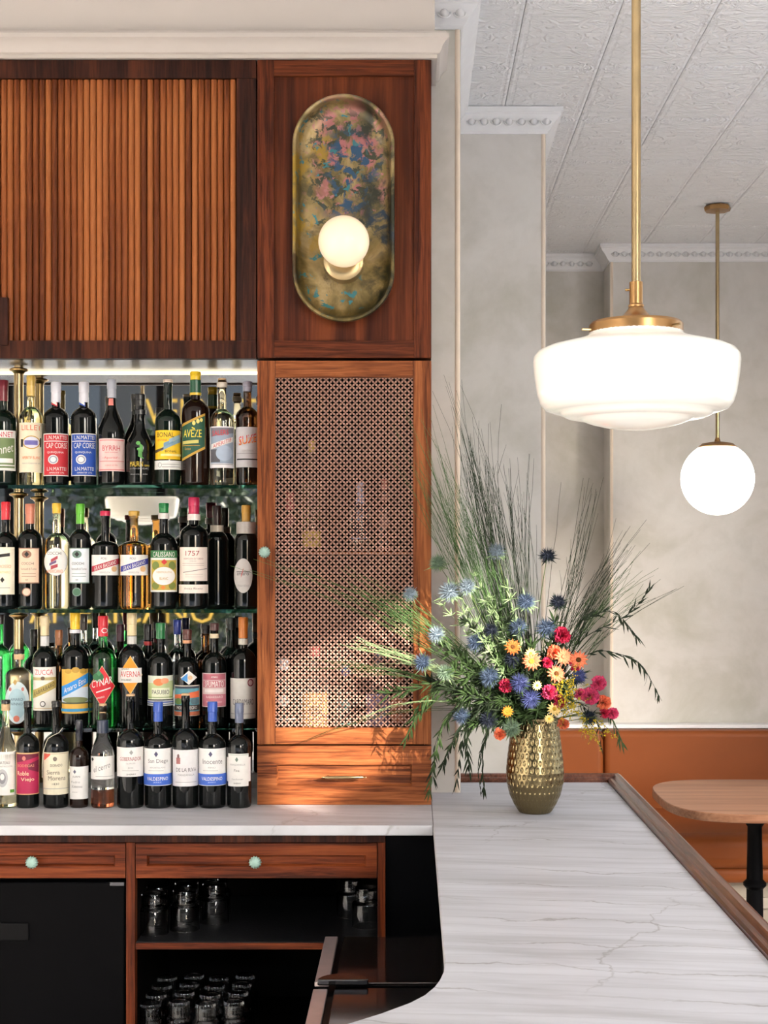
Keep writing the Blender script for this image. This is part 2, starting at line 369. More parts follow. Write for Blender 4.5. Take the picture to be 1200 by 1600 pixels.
def crown(n, path, runs):
    o = struct(MB().sweep(path, cp, 1).build('trim_%d' % n, WHITE, angle=25))
    for (x0, x1, y, dx, dy) in runs:
        k = int(abs(x1 - x0) / .043)
        for i in range(k):
            p = x0 + (i + .5) * (x1 - x0) / k
            loc = (p, y - .034, CEIL - .050) if dy else (y + .034, p, CEIL - .050)
            rot = (math.radians(-42), 0, 0) if dy else (math.radians(-42), 0, math.pi / 2)
            for me, nm in ((egm, 'egg'), (ringm, 'egg_surround')):
                e = bpy.data.objects.new(nm, me); col.objects.link(e); e.parent = o; e.location = loc; e.rotation_euler = rot
crown(4, [(.0, P1Y), (P1X, P1Y), (P1X, P2Y), (P2X, P2Y), (P2X, RCY), (BWX, RCY), (BWX, BWY), (RX, BWY)],
      [(-.02, P1X + .02, P1Y, 0, 1), (P1X + .05, P2X + .02, P2Y, 0, 1), (BWX, BWX + .9, BWY, 0, 1), (P2X + .06, BWX - .06, RCY, 0, 1)])
# soffit above the cabinets with a classical moulding
ST = Z_(93, YC)
struct(B(-2.2, X_(676, YC) + .006, 3.985 + .06, P1Y, ST + .001, CEIL).build('trim_5', SOFF))
mp_ = [(0, ST), (.012, ST), (.012, ST + .010), (.020, ST + .013), (.024, ST + .020), (.027, ST + .030), (.035, ST + .040), (.044, ST + .046), (.044, ST + .058), (.038, ST + .060), (.036, ST + .066), (0, ST + .066)]
struct(MB().sweep([(-2.2, YC), (X_(676, YC), YC), (X_(676, YC), P1Y)], mp_, 1).build('trim_6', SOFF, angle=25))

# ---------------------------------------------------------------- cabinets behind the bar
def frame_z(y): return Z_(y, YC)
xl, xr = X_(402, YC), X_(674, YC)
def box_part(name, m, par, x0, x1, y0, y1, z0, z1, bevel=.0012): return B(x0, x1, y0, y1, z0, z1).build(name, m, par, bevel=bevel, smooth=False)
# slatted upper cabinet
t = thing('slatted_cabinet', 'upper bar cabinet faced with vertical half-round teak slats in a dark frame', 'cabinet', (-1.0, YC, frame_z(560)))
def rel(o_): return Vector(o_.location)
def part(name, m, par, x0, x1, y0, y1, z0, z1, bevel=.0012):
    o = rel(par); return box_part(name, m, par, x0 - o.x, x1 - o.x, y0 - o.y, y1 - o.y, z0 - o.z, z1 - o.z, bevel)
CL = -1.62
part('top_rail', D_x, t, CL, X_(400, YC), YC, YC + .03, frame_z(122), frame_z(93.5))
part('bottom_rail', D_x, t, CL, X_(400, YC), YC, YC + .03, frame_z(560), frame_z(532))
part('stile', D_z, t, X_(369.5, YC), X_(400, YC), YC + .0008, YC + .03, frame_z(531.8), frame_z(122.2))
part('stile', D_z, t, CL, X_(13, YC), YC - .006, YC + .03, frame_z(540), frame_z(465))
part('back_panel', D_z, t, CL, X_(400, YC), YC + .031, YC + .04, frame_z(558), frame_z(95), 0)
part('carcass', BLACKM, t, CL, X_(400, YC), YC + .041, 4.35, frame_z(560) + .02, frame_z(95), 0)
sl = MB(); sr = .0083
h0, h1 = frame_z(531.5) - t.location.z, frame_z(122.5) - t.location.z
pr = [(sr * math.cos(a), -sr * math.sin(a) * .95) for a in [math.pi * k / 10 for k in range(11)]] + [(-sr, .004), (sr, .004)]
sl.prism([(x, y) for x, y in pr], h0, h1); slm = sl.mesh('slat'); slm.materials.append(SLAT)
for k in range(42):
    x = X_(364.5 - 9.93 * k, YC + .02)
    if x < CL + .02: break
    o = bpy.data.objects.new('slat', slm); col.objects.link(o); o.parent = t; o.location = (x + 1.0, .0165 + random.uniform(-.0012, .0012), 0)
    o.rotation_euler = (0, 0, random.uniform(-.12, .12))
tag(B(CL, X_(400, YC), YC + .03, 4.352, frame_z(560) + .004, frame_z(560) + .0195).build('cabinet_underside', plain('brushed_underside', (.26, .23, .20), .22, .3, 6, metal=.6)),
    'brushed metal soffit board under the slatted cabinet', 'panel')
tag(B(CL, X_(401, YC), 4.345, 4.352, frame_z(560) - .004, frame_z(560) + .0035).build('light_strip', LED), 'thin warm light strip under the slatted cabinet above the bottles', 'light')
# upper cabinet with the sconce
t = thing('panel_cabinet', 'upper cabinet with flat framed sapele panel carrying the painted sconce', 'cabinet', (xl, YC, frame_z(559)))
y0 = YC - .0005
part('top_rail', U_x, t, X_(428, YC), X_(647, YC), y0, YC + .025, frame_z(118), frame_z(93.5))
part('bottom_rail', U_x, t, X_(428, YC), X_(647, YC), y0, YC + .025, frame_z(559), frame_z(532))
part('stile', U_z, t, xl, X_(428, YC), y0, YC + .025, frame_z(559), frame_z(93.5)); part('stile', U_z, t, X_(647, YC), xr, y0, YC + .025, frame_z(559), frame_z(93.5))
part('panel', U_p, t, X_(427, YC), X_(648, YC), YC + .012, YC + .024, frame_z(533), frame_z(117), 0)
part('carcass', D_z, t, xl + .002, xr, YC + .026, P1Y - .002, frame_z(559), frame_z(94), 0)
# tall cabinet with perforated copper door and drawer
t = thing('display_cabinet', 'tall mahogany cabinet with pierced copper lattice door and a drawer below', 'cabinet', (xl, YC, CT))
part('side_panel', W_z, t, xl + .001, xl + .018, YC + .024, 4.352, CT + .0005, frame_z(561.5)); part('side_panel', W_z, t, xr - .017, xr, YC + .024, P1Y - .004, CT + .0005, frame_z(561.5))
part('back_panel', BLACKM, t, xl + .019, xr - .018, 4.255, 4.266, CT + .001, frame_z(562), 0)
zf = frame_z(1150)
part('cabinet_floor', W_x, t, xl + .019, xr - .018, YC + .03, 4.254, zf - .015, zf, 0)
part('inner_shelf', W_x, t, xl + .019, xr - .018, YC + .05, 4.254, frame_z(866), frame_z(862), 0)
o_ = rel(t)
door = MB()
def fbox(mb, x0, x1, yy0, yy1, z0, z1, o): mb.box(x0 - o.x, x1 - o.x, yy0 - o.y, yy1 - o.y, z0 - o.z, z1 - o.z)
z0, z1 = frame_z(1163), frame_z(563.5)
fbox(door, xl, X_(430, YC), YC, YC + .022, z0, z1, o_)
d = door.build('door_stile', W_z, t, bevel=.0012, smooth=False)
m2 = MB(); fbox(m2, X_(645.5, YC), xr, YC, YC + .022, z0, z1, o_); m2.build('door_stile', W_z, t, bevel=.0012, smooth=False)
part('door_rail', W_x, t, X_(430, YC) + .0003, X_(645.5, YC) - .0003, YC + .0006, YC + .022, frame_z(590), z1)
part('door_rail', W_x, t, X_(430, YC) + .0003, X_(645.5, YC) - .0003, YC + .0006, YC + .022, z0, frame_z(1137))
# lattice sheet: diamonds with plus-shaped holes
mesh = MB(); g = 10.15 * YC / F; hh = g / 2; tip = hh * .80; ww = hh * .25
cell_v = [(0, hh), (hh, 0), (0, -hh), (-hh, 0)]
def rot(p, k):
    for _ in range(k): p = (p[1], -p[0])
    return p
X0, X1, ZB, ZT = X_(428, YC), X_(647, YC), frame_z(1139), frame_z(588)
nx = int((X1 - X0) / hh) + 1; nz = int((ZT - ZB) / hh) + 1
for i in range(nx + 1):
    for j in range(nz + 1):
        if (i + j) % 2: continue
        cx, cz = X0 + i * hh, ZT - j * hh; vs = []; fs = []
        for k in range(4):
            for p in ((0, hh), (-ww, tip), (ww, tip), (ww, ww)):
                q = rot(p, k); vs.append((cx + q[0] - o_.x, .010, cz + q[1] - o_.z))
        for k in range(4):
            b = k * 4; nb = ((k + 1) % 4) * 4
            fs += [(b, b + 1, b + 2), (b, b + 2, b + 3), (b, b + 3, nb), (nb, b + 3, nb + 1)]
        mesh.add(vs, fs)
so = mesh.build('lattice_sheet', COPPER, t, smooth=False)
sm = so.modifiers.new('thickness', 'SOLIDIFY'); sm.thickness = .0012
def knob(par, p):
    mb = MB(); n = 10
    prof = [(.0055, 0), (.0055, .010), (.012, .013), (.0165, .018), (.0165, .024), (.0125, .0285), (.006, .0305), (.0001, .0305)]
    mb.lathe(prof, 60, Matrix.Rotation(math.pi / 2, 4, 'X'), radf=lambda r, z, a: r * (1 - .22 * (1 - abs(math.cos(a * 7)))) if z > .011 else r)
    k = mb.build('knob', MINT, par, angle=60); k.location = p
    c = MB().lathe([(.0035, .0295), (.0035, .0318), (.0015, .0326), (.0001, .0326)], 10, Matrix.Rotation(math.pi / 2, 4, 'X')).build('knob_centre', MINT, k) if par.type == 'EMPTY' else None
    return k
knob(t, px(414.5, 863, YC) - o_)
# drawer: frame with recessed panel and brass pull
def drawer(par, x0, x1, ya, yb, Y, ins, mz, mx, yy=(0, 0)):
    o = rel(par); zt, zb = Z_(ya, Y), Z_(yb, Y); a, b = ins
    xs = [x0, x0 + a, x1 - a, x1]; zs = [zb, zb + b, zt - b, zt]
    mb = MB(); fbox(mb, xs[1], xs[2], Y, Y + .022, zs[2], zs[3], o); fbox(mb, xs[1], xs[2], Y, Y + .022, zs[0], zs[1], o)
    fr_ = MB()
    ring = [(x0, zb), (x1, zb), (x1, zt), (x0, zt)]; inn = [(x0 + a, zb + b), (x1 - a, zb + b), (x1 - a, zt - b), (x0 + a, zt - b)]
    inb = [(x0 + a + .005, zb + b + .005), (x1 - a - .005, zb + b + .005), (x1 - a - .005, zt - b - .005), (x0 + a + .005, zt - b - .005)]
    vs = [(x - o.x, Y + .022 - o.y, z - o.z) for x, z in ring] + [(x - o.x, Y - o.y, z - o.z) for x, z in ring] + [(x - o.x, Y - o.y, z - o.z) for x, z in inn] + [(x - o.x, Y + .008 - o.y, z - o.z) for x, z in inb]
    fs = []
    for k in range(4):
        k2 = (k + 1) % 4
        for l in range(3): fs.append((l*4+k, l*4+k2, (l+1)*4+k2, (l+1)*4+k))
    fs.append((0, 3, 2, 1)); fr_.add(vs, fs)
    d = fr_.build('drawer', mx, par, smooth=False)
    p = MB(); fbox(p, x0 + a + .004, x1 - a - .004, Y + .0085, Y + .014, zb + b + .004, zt - b - .004, o); p.build('drawer_panel', mx, d, smooth=False)
    return d
d = drawer(t, xl, xr, 1165.5, 1257.5, YC, (X_(432, YC) - xl, .0515), W_z, W_x)
hp = px(538, 1213, YC) - o_; hb = MB()
L = 35 * YC / F
hb.lathe([(.0012, -L), (.0022, -L + .004), (.0012, -L + .007), (.0045, -L + .012), (.0048, 0), (.0045, L - .012), (.0012, L - .007), (.0022, L - .004), (.0012, L)], 10, Matrix.Translation(hp + Vector((0, -.020, 0))) @ Matrix.Rotation(math.pi / 2, 4, 'Y'))
for s in (-1, 1): hb.tube([hp + Vector((s * L * .72, .008, 0)), hp + Vector((s * L * .72, -.020, 0))], .0028, 8)
hb.build('drawer_handle', BRASS, d)
# base cabinet under the back counter
YB = 3.765
t = thing('base_cabinet', 'low mahogany back-bar cabinet with two drawers and open glass shelves', 'cabinet', (-.7, YB, 0)); o_ = rel(t)
xa, xb_, xc, xd, xe = X_(-150, YB), X_(197, YB), X_(211, YB), X_(590, YB), X_(602, YB)
part('top_rail', D_z, t, xa, xe, YB + .004, YB + .03, Z_(1317, YB), CT - .027)
part('stile', K_z, t, xb_, xc, YB, YB + .03, .08, Z_(1317, YB)); part('stile', K_z, t, xd, xe, YB, YB + .03, .08, Z_(1317, YB))
d1 = drawer(t, X_(-100, YB), X_(196, YB), 1318, 1372, YB - .002, (.026, .030), K_z, K_x)
d2 = drawer(t, X_(212.5, YB), X_(589, YB), 1318, 1372, YB - .002, (.028, .030), K_z, K_x)
for d, x in ((d1, 53), (d2, 400)): knob(d, px(x, 1345, YB) - o_)
part('shelf', K_x, t, xc + .0005, xd - .0005, YB + .002, 4.30, Z_(1484, YB), Z_(1474, YB))
part('shelf', BLACKM, t, xc + .0005, xd - .0005, YB + .002, 4.30, .44, .455)
SH1 = Z_(1474, YB) + .003; SH2 = .4555
part('shelf_mat', RUBBER, t, xc + .002, xd - .002, YB + .006, 4.29, Z_(1474, YB) + .0002, SH1, 0)
part('divider', BLACKM, t, xc - .02, xc, YB + .031, 4.30, .08, CT - .03, 0); part('side_panel', BLACKM, t, xd, xe, YB + .031, 4.30, .08, CT - .03, 0)
part('back_panel', BLACKM, t, xa, xe, 4.301, 4.32, .08, CT - .03, 0); part('plinth', BLACKM, t, xa, xe, YB + .05, 4.30, 0, .079, 0)
part('drawer_box', BLACKM, t, xa, xd, YB + .025, 4.28, Z_(1368, YB), CT - .032, 0)
# fridge
t = thing('bar_fridge', 'black under-counter bar fridge below the drawer', 'fridge', (-.9, YB, .08)); 
part('body', BLACKM, t, xa, xb_ - .024, YB + .04, 4.29, .081, Z_(1375, YB) - .002, 0)
part('door', BLACK, t, xa, X_(194, YB), YB + .004, YB + .039, .085, Z_(1379, YB), .004)
part('handle', plain('grey_plastic', (.004, .004, .0045), .5, spec=.1), t, X_(-60, YB), X_(45, YB), YB - .003, YB + .0035, Z_(1470, YB), Z_(1442, YB), .003)
part('hinge', plain('hinge_steel', (.10, .10, .11), .4, metal=.5), t, X_(172, YB), X_(194, YB), YB - .002, YB + .003, Z_(1384, YB), Z_(1378.5, YB), .001)
# black sheet in place of the shaded void beside the bar well
tag(B(xe + .001, X_(690, 3.9), 3.78, 3.80, 0, CT - .03).build('void_shade_panel', BLACK), 'black sheet standing for the shaded void under the bar top', 'panel')
# counters
tag(B(CL, .0545, 3.73, 4.36, CT - .026, CT).build('back_countertop', MARBLE, bevel=.002, smooth=False), 'veined marble back counter holding the front row of bottles', 'countertop')
poly = [(.0555, P1Y - .001), (.0555, 2.52)]
c0 = Vector((-.045, 2.50)); r = .1005
pts_ = [(.0555, 2.46), (.0525, 2.395), (.045, 2.345), (.036, 2.306), (.020, 2.262), (-.003, 2.222), (-.045, 2.170), (-.095, 2.118), (-.2, 2.03), (-.35, 1.93), (-.6, 1.84), (-1.6, 1.78)]
poly = [(.0555, P1Y - .001)] + pts_ + [(-1.6, 1.15), (.598, 1.15), (.598, 4.468), (P1X + .001, 4.468), (P1X + .001, P1Y - .001)]
tag(MB().prism(poly, CT - .026, CT).build('bar_countertop', MARBLE, bevel=.002, smooth=False), 'long white veined marble bar top under the brass vase', 'countertop')
rp = [(0, CT - .035), (0, CT + .006), (.004, CT + .012), (.010, CT + .0135), (.016, CT + .012), (.018, CT + .014), (.024, CT + .021), (.034, CT + .023), (.043, CT + .018), (.046, CT + .008), (.040, CT - .008), (.040, CT - .035)]
tr = thing('bar_rail', 'moulded walnut edge rail around the marble bar top', 'rail', (.6, 4.47, CT))
for pth in ([(.5985, 1.15), (.5985, 4.4685)], [(.5985, 4.4685), (P1X + .002, 4.4685)]):
    mb = MB(); full = [(.5985, 1.15), (.5985, 4.4685), (P1X + .002, 4.4685)]
    mb.sweep(full, rp, 1)
    m_ = len(rp)
    if pth[0][1] < 2: mb.v = mb.v[:2*m_]; mb.f = [f for f in mb.f if max(f) < 2*m_] + [tuple(m_ + k for k in range(m_))]
    else: mb.f = [tuple(i - m_ for i in f) for f in mb.f if min(f) >= m_] + [tuple(range(m_ - 1, -1, -1))]; mb.v = mb.v[m_:]
    mb.v = [(a - .6, b - 4.47, c - CT) for a, b, c in mb.v]
    mb.build('rail_length', RAIL, tr, angle=25)
tag(B(.50, .60, 1.2, 4.45, 0, CT - .036).build('bar_panelling', D_z), 'dark wooden bar front below the bar rail', 'panel')
# ice well
t = thing('ice_well', 'under-bar ice well with smoked sliding lids and steel edge', 'ice bin', (-.2, 3.1, .3)); zt = .80
part('body', BLACK, t, -.205, .45, 2.35, 3.63, .3, zt - .012, 0)
part('edge_strip', STEEL, t, X_(508, 3.63), X_(528, 3.63), 3.235, 3.632, zt - .011, zt, .002)
part('edge_strip', STEEL, t, X_(508, 3.63), X_(528, 3.63), 2.35, 3.19, zt - .011, zt - .002, .002)
part('lid', LIDM, t, -.168, .45, 3.235, 3.632, zt - .011, zt - .001, .002)
part('lid', LIDM, t, -.168, .45, 2.35, 3.20, zt - .011, zt - .003, .002)
hd = MB(); op = []
for k in range(13): a = math.pi * (k / 12); op.append((-.185 + .035 * -math.cos(a) * 1.6 + .035, 3.205 + .052 * math.sin(a)))
hd.prism([(x + .2, y - 3.1) for x, y in reversed(op)], zt - .3 + .0005, zt - .3 + .014); hd.build('lid_handle', LIDM, t, bevel=.003)
# glass shelves, mirror and brass post
SHZ = [1.943, 1.594, 1.26]
for z, n in zip(SHZ, ('top', 'middle', 'lowest')):
    tag(B(CL, X_(402, 4.12) - .001, 4.12, 4.352, z - .010, z).build('glass_shelf', G_SHELF), {'top': 'green-edged glass shelf carrying the uppermost bottle row', 'middle': 'green-edged glass shelf carrying the bottle row with the copper and lime caps', 'lowest': 'green-edged glass shelf just above the counter bottles'}[n], 'shelf', 'glass shelves in front of the mirror')
tag(B(CL, X_(402, 4.30) + .004, 4.355, 4.362, CT + .0005, frame_z(560) + .003).build('back_mirror', MIRROR), 'large mirror on the wall behind the bottle shelves', 'mirror')
PX, PYp = X_(30, 4.243), 4.238
t = thing('shelf_post', 'brass post with turned collars holding up the glass shelves', 'post', (PX, PYp, CT))
top = frame_z(560) + .004
lv = [CT] + [z for z in reversed(SHZ)] + [top]
for a, b in zip(lv[:-1], lv[1:]):
    e = -.0105 if b != top else 0
    MB().lathe([(.0135, a - CT + .0003), (.0135, b - CT + e)], 20).build('tube', BRASS, t)
    MB().lathe([(.0138, b - CT + e - .022), (.019, b - CT + e - .016), (.026, b - CT + e - .013), (.027, b - CT + e - .009), (.022, b - CT + e - .006), (.0138, b - CT + e - .004)], 24, cap=False).build('collar', BRASSD, t)
# ---------------------------------------------------------------- sconce
def sconce():
    Y0 = YC + .010; cx, cz = X_(536.5, 4.0), Z_(324, 4.0)
    t = thing('wall_sconce', 'oblong hand-painted brass wall sconce with round glowing bulb', 'lamp', (cx, Y0, cz))
    R = 80.5 * YC / F * .985; HL = (503 - 145) / 2 * YC / F * .985 - R
    def cap(r, n=28):
        pts = []
        for k in range(n + 1): a = math.pi * k / n; pts.append((r * math.cos(a), HL + r * math.sin(a)))
        for k in range(n + 1): a = math.pi + math.pi * k / n; pts.append((r * math.cos(a), -HL + r * math.sin(a)))
        return pts
    prof = [(R * .88, 0), (R * .95, -.018), (R, -.044), (R, -.051), (R * .985, -.0545), (R * .955, -.055), (R * .925, -.052), (R * .91, -.044), (R * .885, -.030), (R * .83, -.018), (R * .70, -.010), (R * .5, -.007), (R * .3, -.006)]
    vs = []; fs = []; n = None
    for r, y in prof:
        c = cap(r); n = len(c); vs += [(x, y, z) for x, z in c]
    for i in range(len(prof) - 1):
        for k in range(n): k2 = (k + 1) % n; fs.append((i*n+k, i*n+k2, (i+1)*n+k2, (i+1)*n+k))
    fs.append(tuple((len(prof)-1)*n + k for k in range(n))); fs.append(tuple(range(n - 1, -1, -1)))
    m, tt, p = newmat('painted_gilt'); setp(p, .36, metal=.45, coat=.2)
    v = coords(tt, (1, 1, 1))
    def blot(seed, sc_, lo, hi, zlo=None):
        q = tt.nodes.new('ShaderNodeMapping'); q.inputs['Location'].default_value = (seed, seed * .7, seed * 1.3); tt.links.new(v, q.inputs[0])
        n_ = noise(tt, q.outputs[0], sc_, 5, .62, .5); return ramp(tt, n_.outputs[0], [(lo, (0, 0, 0)), (hi, (1, 1, 1))])
    big = noise(tt, v, 7, 5, .6, .6)
    c = ramp(tt, big.outputs[0], [(.32, (.03, .026, .01)), (.43, (.13, .098, .03)), (.55, (.29, .21, .085)), (.68, (.42, .32, .165))])
    def box_mask(x0, x1, z0, z1):
        g_ = tt.nodes.new('ShaderNodeSeparateXYZ'); tt.links.new(v, g_.inputs[0])
        def band(s, a, b):
            mr = tt.nodes.new('ShaderNodeMapRange'); mr.interpolation_type = 'SMOOTHSTEP'; mr.inputs[1].default_value = a - .05; mr.inputs[2].default_value = a + .02; tt.links.new(s, mr.inputs[0])
            mr2 = tt.nodes.new('ShaderNodeMapRange'); mr2.interpolation_type = 'SMOOTHSTEP'; mr2.inputs[1].default_value = b + .05; mr2.inputs[2].default_value = b - .02; tt.links.new(s, mr2.inputs[0])
            return math_(tt, 'MULTIPLY', mr.outputs[0], mr2.outputs[0])
        return math_(tt, 'MULTIPLY', band(g_.outputs[0], x0, x1), band(g_.outputs[2], z0, z1))
    for seed, s_, lo, hi, colr, bx in ((1.3, 10, .50, .58, (.30, .19, .02), (-.14, -.05, -.1, .2)), (2.1, 20, .50, .56, (.36, .13, .13), (-.05, .09, .02, .28)), (5.2, 30, .53, .57, (.04, .046, .025), (-.09, .12, -.05, .26)), (8.8, 40, .60, .64, (.36, .15, .15), (-.08, .12, -.02, .28)),
                                       (7.7, 26, .52, .57, (.02, .065, .13), (-.03, .08, 0, .20)), (9.4, 34, .60, .63, (.03, .17, .20), (-.12, .04, -.28, .28)), (6.1, 16, .50, .58, (.012, .03, .055), (.04, .14, -.10, .02)), (3.3, 9, .44, .56, (.02, .022, .012), (.06, .15, -.30, .30)), (4.6, 12, .50, .6, (.05, .03, .01), (-.14, -.04, -.25, -.06))):
        c = mix(tt, math_(tt, 'MULTIPLY', blot(seed, s_, lo, hi), box_mask(*bx)), c, colr)
    tt.links.new(c, p.inputs['Base Color'])
    nn = noise(tt, v, 60, 3); bump(tt, p, nn.outputs[0], .15, .002)
    MB().add(vs, fs).build('dish', m, t, angle=50)
    bz = Z_(412, 4.04) - cz; RX90 = Matrix.Rotation(math.pi / 2, 4, 'X')
    T = Matrix.Translation((0.001, 0, bz))
    MB().lathe([(.0545, .004), (.0545, .06), (.052, .062), (.03, .064)], 40, T @ RX90).build('bulb_holder', BRASS, t)
    gb = MB(); rr = 40 * 3.92 / F; gb.lathe([(max(1e-4, rr * math.sin(math.pi * k / 24)), -rr * math.cos(math.pi * k / 24)) for k in range(25)], 40)
    g_ = gb.build('globe_bulb', BULB, t, angle=80); g_.location = (X_(537, 3.92) - cx, -.064 - rr * .93, Z_(377, 3.925) - cz)
sconce()
# ---------------------------------------------------------------- hanging lamps
def schoolhouse(loc, label):
    s = 2.4 / F; t = thing('pendant_lamp', label, 'lamp', loc, 'schoolhouse pendants over the bar')
    z = lambda y: (672 - y) * s
    prof = [(72, 517), (74, 524), (90, 531), (118, 538), (141, 544), (154, 550), (160, 558), (160.5, 566), (158, 590), (154, 616), (149, 631), (142, 639), (131, 643), (119, 644), (117, 648), (108, 652), (94, 653), (86, 654), (83, 657), (70, 662), (50, 667), (25, 671), (.1, 672)]
    MB().lathe([(r * s, z(y)) for r, y in prof], 64, cap=False).build('glass_shade', MILK, t, angle=60)
    f = MB().lathe([(70 * s, z(521)), (73 * s, z(521)), (73 * s, z(508)), (70 * s, z(504)), (40 * s, z(500)), (22 * s, z(494)), (15 * s, z(486)), (11 * s, z(480)), (.1 * s, z(480))], 48, cap=False).build('fitter', BRONZE, t)
    for a in (190, 310, 70):
        c_, s_ = math.cos(math.radians(a)), math.sin(math.radians(a))
        MB().tube([(70*s*c_, 70*s*s_, z(517)), (88*s*c_, 88*s*s_, z(517))], 2.2 * s, 8).build('thumb_screw', BRASS, f)
    cpl = MB().lathe([(8 * s, z(481)), (12 * s, z(480)), (12.5 * s, z(477)), (10.5 * s, z(475)), (10.5 * s, z(441)), (8 * s, z(440))], 24).build('coupling', BRONZE, t)
    MB().tube([(-9*s, 0, z(453)), (-17*s, 0, z(453))], 2 * s, 8).build('set_screw', BRASSD, cpl)
    MB().lathe([(7.3 * s, z(440.2)), (7.3 * s, CEIL - loc[2] - .024)], 20).build('rod', BRASS, t)
    MB().lathe([(.065, CEIL - loc[2] - .001), (.065, CEIL - loc[2] - .012), (.03, CEIL - loc[2] - .024), (.012, CEIL - loc[2] - .024)], 32).build('canopy', BRASS, t)
schoolhouse((X_(994, 2.4), 2.4, Z_(672, 2.4)), 'large milk glass schoolhouse pendant on a brass rod above the bar top')
schoolhouse((-1.23, 2.0, 1.90), 'milk glass schoolhouse pendant seen only as a reflection in the back mirror')
YG = 6.7; s = YG / F; t = thing('globe_pendant', 'round white globe pendant on a thin brass rod over the dining table', 'lamp', (X_(1121, YG), YG, Z_(805, YG)))
z = lambda y: (805 - y) * s
gr = 57 * s
MB().lathe([(max(1e-4, gr * math.sin(math.pi * k / 28)), gr - gr * math.cos(math.pi * k / 28)) for k in range(29)], 48).build('globe', GLOBE, t, angle=80)
MB().lathe([(29 * s, z(700)), (30 * s, z(698)), (24 * s, z(693)), (5 * s, z(690)), (3 * s, z(684))], 32).build('cap', BRONZE, t)
MB().lathe([(3 * s, z(684.2)), (3 * s, CEIL - t.location.z - .027)], 12).build('rod', BRASS, t)
MB().lathe([(19 * s, CEIL - t.location.z - .004), (21 * s, CEIL - t.location.z - .012), (20 * s, CEIL - t.location.z - .027), (4 * s, CEIL - t.location.z - .03)], 8).build('canopy', BRONZE, t)
# ---------------------------------------------------------------- banquette and table
t = thing('banquette', 'tan leather banquette bench along the limewashed back wall', 'bench', (1.5, 7.2, 0))
def cushion(name, x0, x1, y0, y1, z0, z1, bev):
    o = rel(t); ob = B(x0 - o.x, x1 - o.x, y0 - o.y, y1 - o.y, z0 - o.z, z1 - o.z).build(name, LEATH, t)
    b = ob.modifiers.new('round', 'BEVEL'); b.width = bev; b.segments = 5; ob.data.polygons.foreach_set('use_smooth', [True] * 6); return ob
sx = X_(944, 7.36); zb = Z_(1140, 7.42)
cushion('back_cushion', P2X + .01, sx - .001, 7.36, 7.53, .46, zb, .03); cushion('back_cushion', sx + .001, RX - .02, 7.36, 7.53, .46, zb, .03)
cushion('seat_cushion', P2X + .01, RX - .02, 6.62, 7.40, .34, .50, .055); cushion('seat_roll', P2X + .01, RX - .02, 6.66, 7.3, .27, .345, .03)
part('base_panel', plain('greige_panel', (.40, .35, .28), .6), t, P2X + .01, RX - .02, 6.75, 7.5, .001, .268, .002)
part('base_rail', plain('greige_rail', (.46, .41, .34), .6), t, P2X + .01, RX - .02, 6.735, 6.749, .14, .19, .002)
part('top_ledge', WHITE, t, P2X + .01, RX - .02, 7.45, 7.545, zb + .002, zb + .022, .003)
t = thing('dining_table', 'oak table with rounded corners on a black cast-iron column', 'table', (1.44, 6.16, 0))
a_, b_, nn = .405, .47, 3.2
pl = []
for k in range(64):
    th = 2 * math.pi * k / 64; c_, s_ = math.cos(th), math.sin(th)
    pl.append((a_ * abs(c_) ** (2 / nn) * (1 if c_ > 0 else -1), b_ * abs(s_) ** (2 / nn) * (1 if s_ > 0 else -1)))
MB().prism(pl, .715, .75).build('tabletop', OAK, t, bevel=.004)
MB().lathe([(.20, 0), (.20, .012), (.12, .03), (.05, .05), (.045, .08), (.052, .09), (.045, .10), (.036, .14), (.034, .36), (.048, .375), (.048, .385), (.034, .40), (.030, .62), (.040, .635), (.040, .645), (.030, .66), (.030, .70), (.11, .712)], 32).build('column_base', BLACK, t)
# ---------------------------------------------------------------- bottles
TXT = {}
def text_mesh(s):
    if s in TXT: return TXT[s]
    cu = bpy.data.curves.new('lettering', 'FONT'); cu.body = s; cu.resolution_u = 2; cu.align_x = 'LEFT'
    ob = bpy.data.objects.new('lettering', cu); col.objects.link(ob)
    me = bpy.data.meshes.new_from_object(ob)
    v = [(p.co.x, p.co.y) for p in me.vertices]; f = [tuple(q.vertices) for q in me.polygons]
    bpy.data.objects.remove(ob); bpy.data.curves.remove(cu); bpy.data.meshes.remove(me)
    xs = [a for a, b in v]; ys = [b for a, b in v]; x0, x1, y0, y1 = min(xs), max(xs), min(ys), max(ys)
    v = [((a - x0) / (x1 - x0) - .5, (b - y0) / (y1 - y0) - .5) for a, b in v]
    TXT[s] = (v, f); return TXT[s]
SHAPES = {   # fraction of the height: end of body, start of neck, neck radius fraction, curve
    'bordeaux': (.60, .72, .335, 'round'), 'tall': (.65, .76, .35, 'round'), 'slope': (.50, .80, .32, 'slope'), 'sherry': (.58, .70, .325, 'round'),
    'jug': (.42, .68, .40, 'slope'), 'flask': (.66, .78, .30, 'round'), 'decanter': (.64, .70, .30, 'round')}
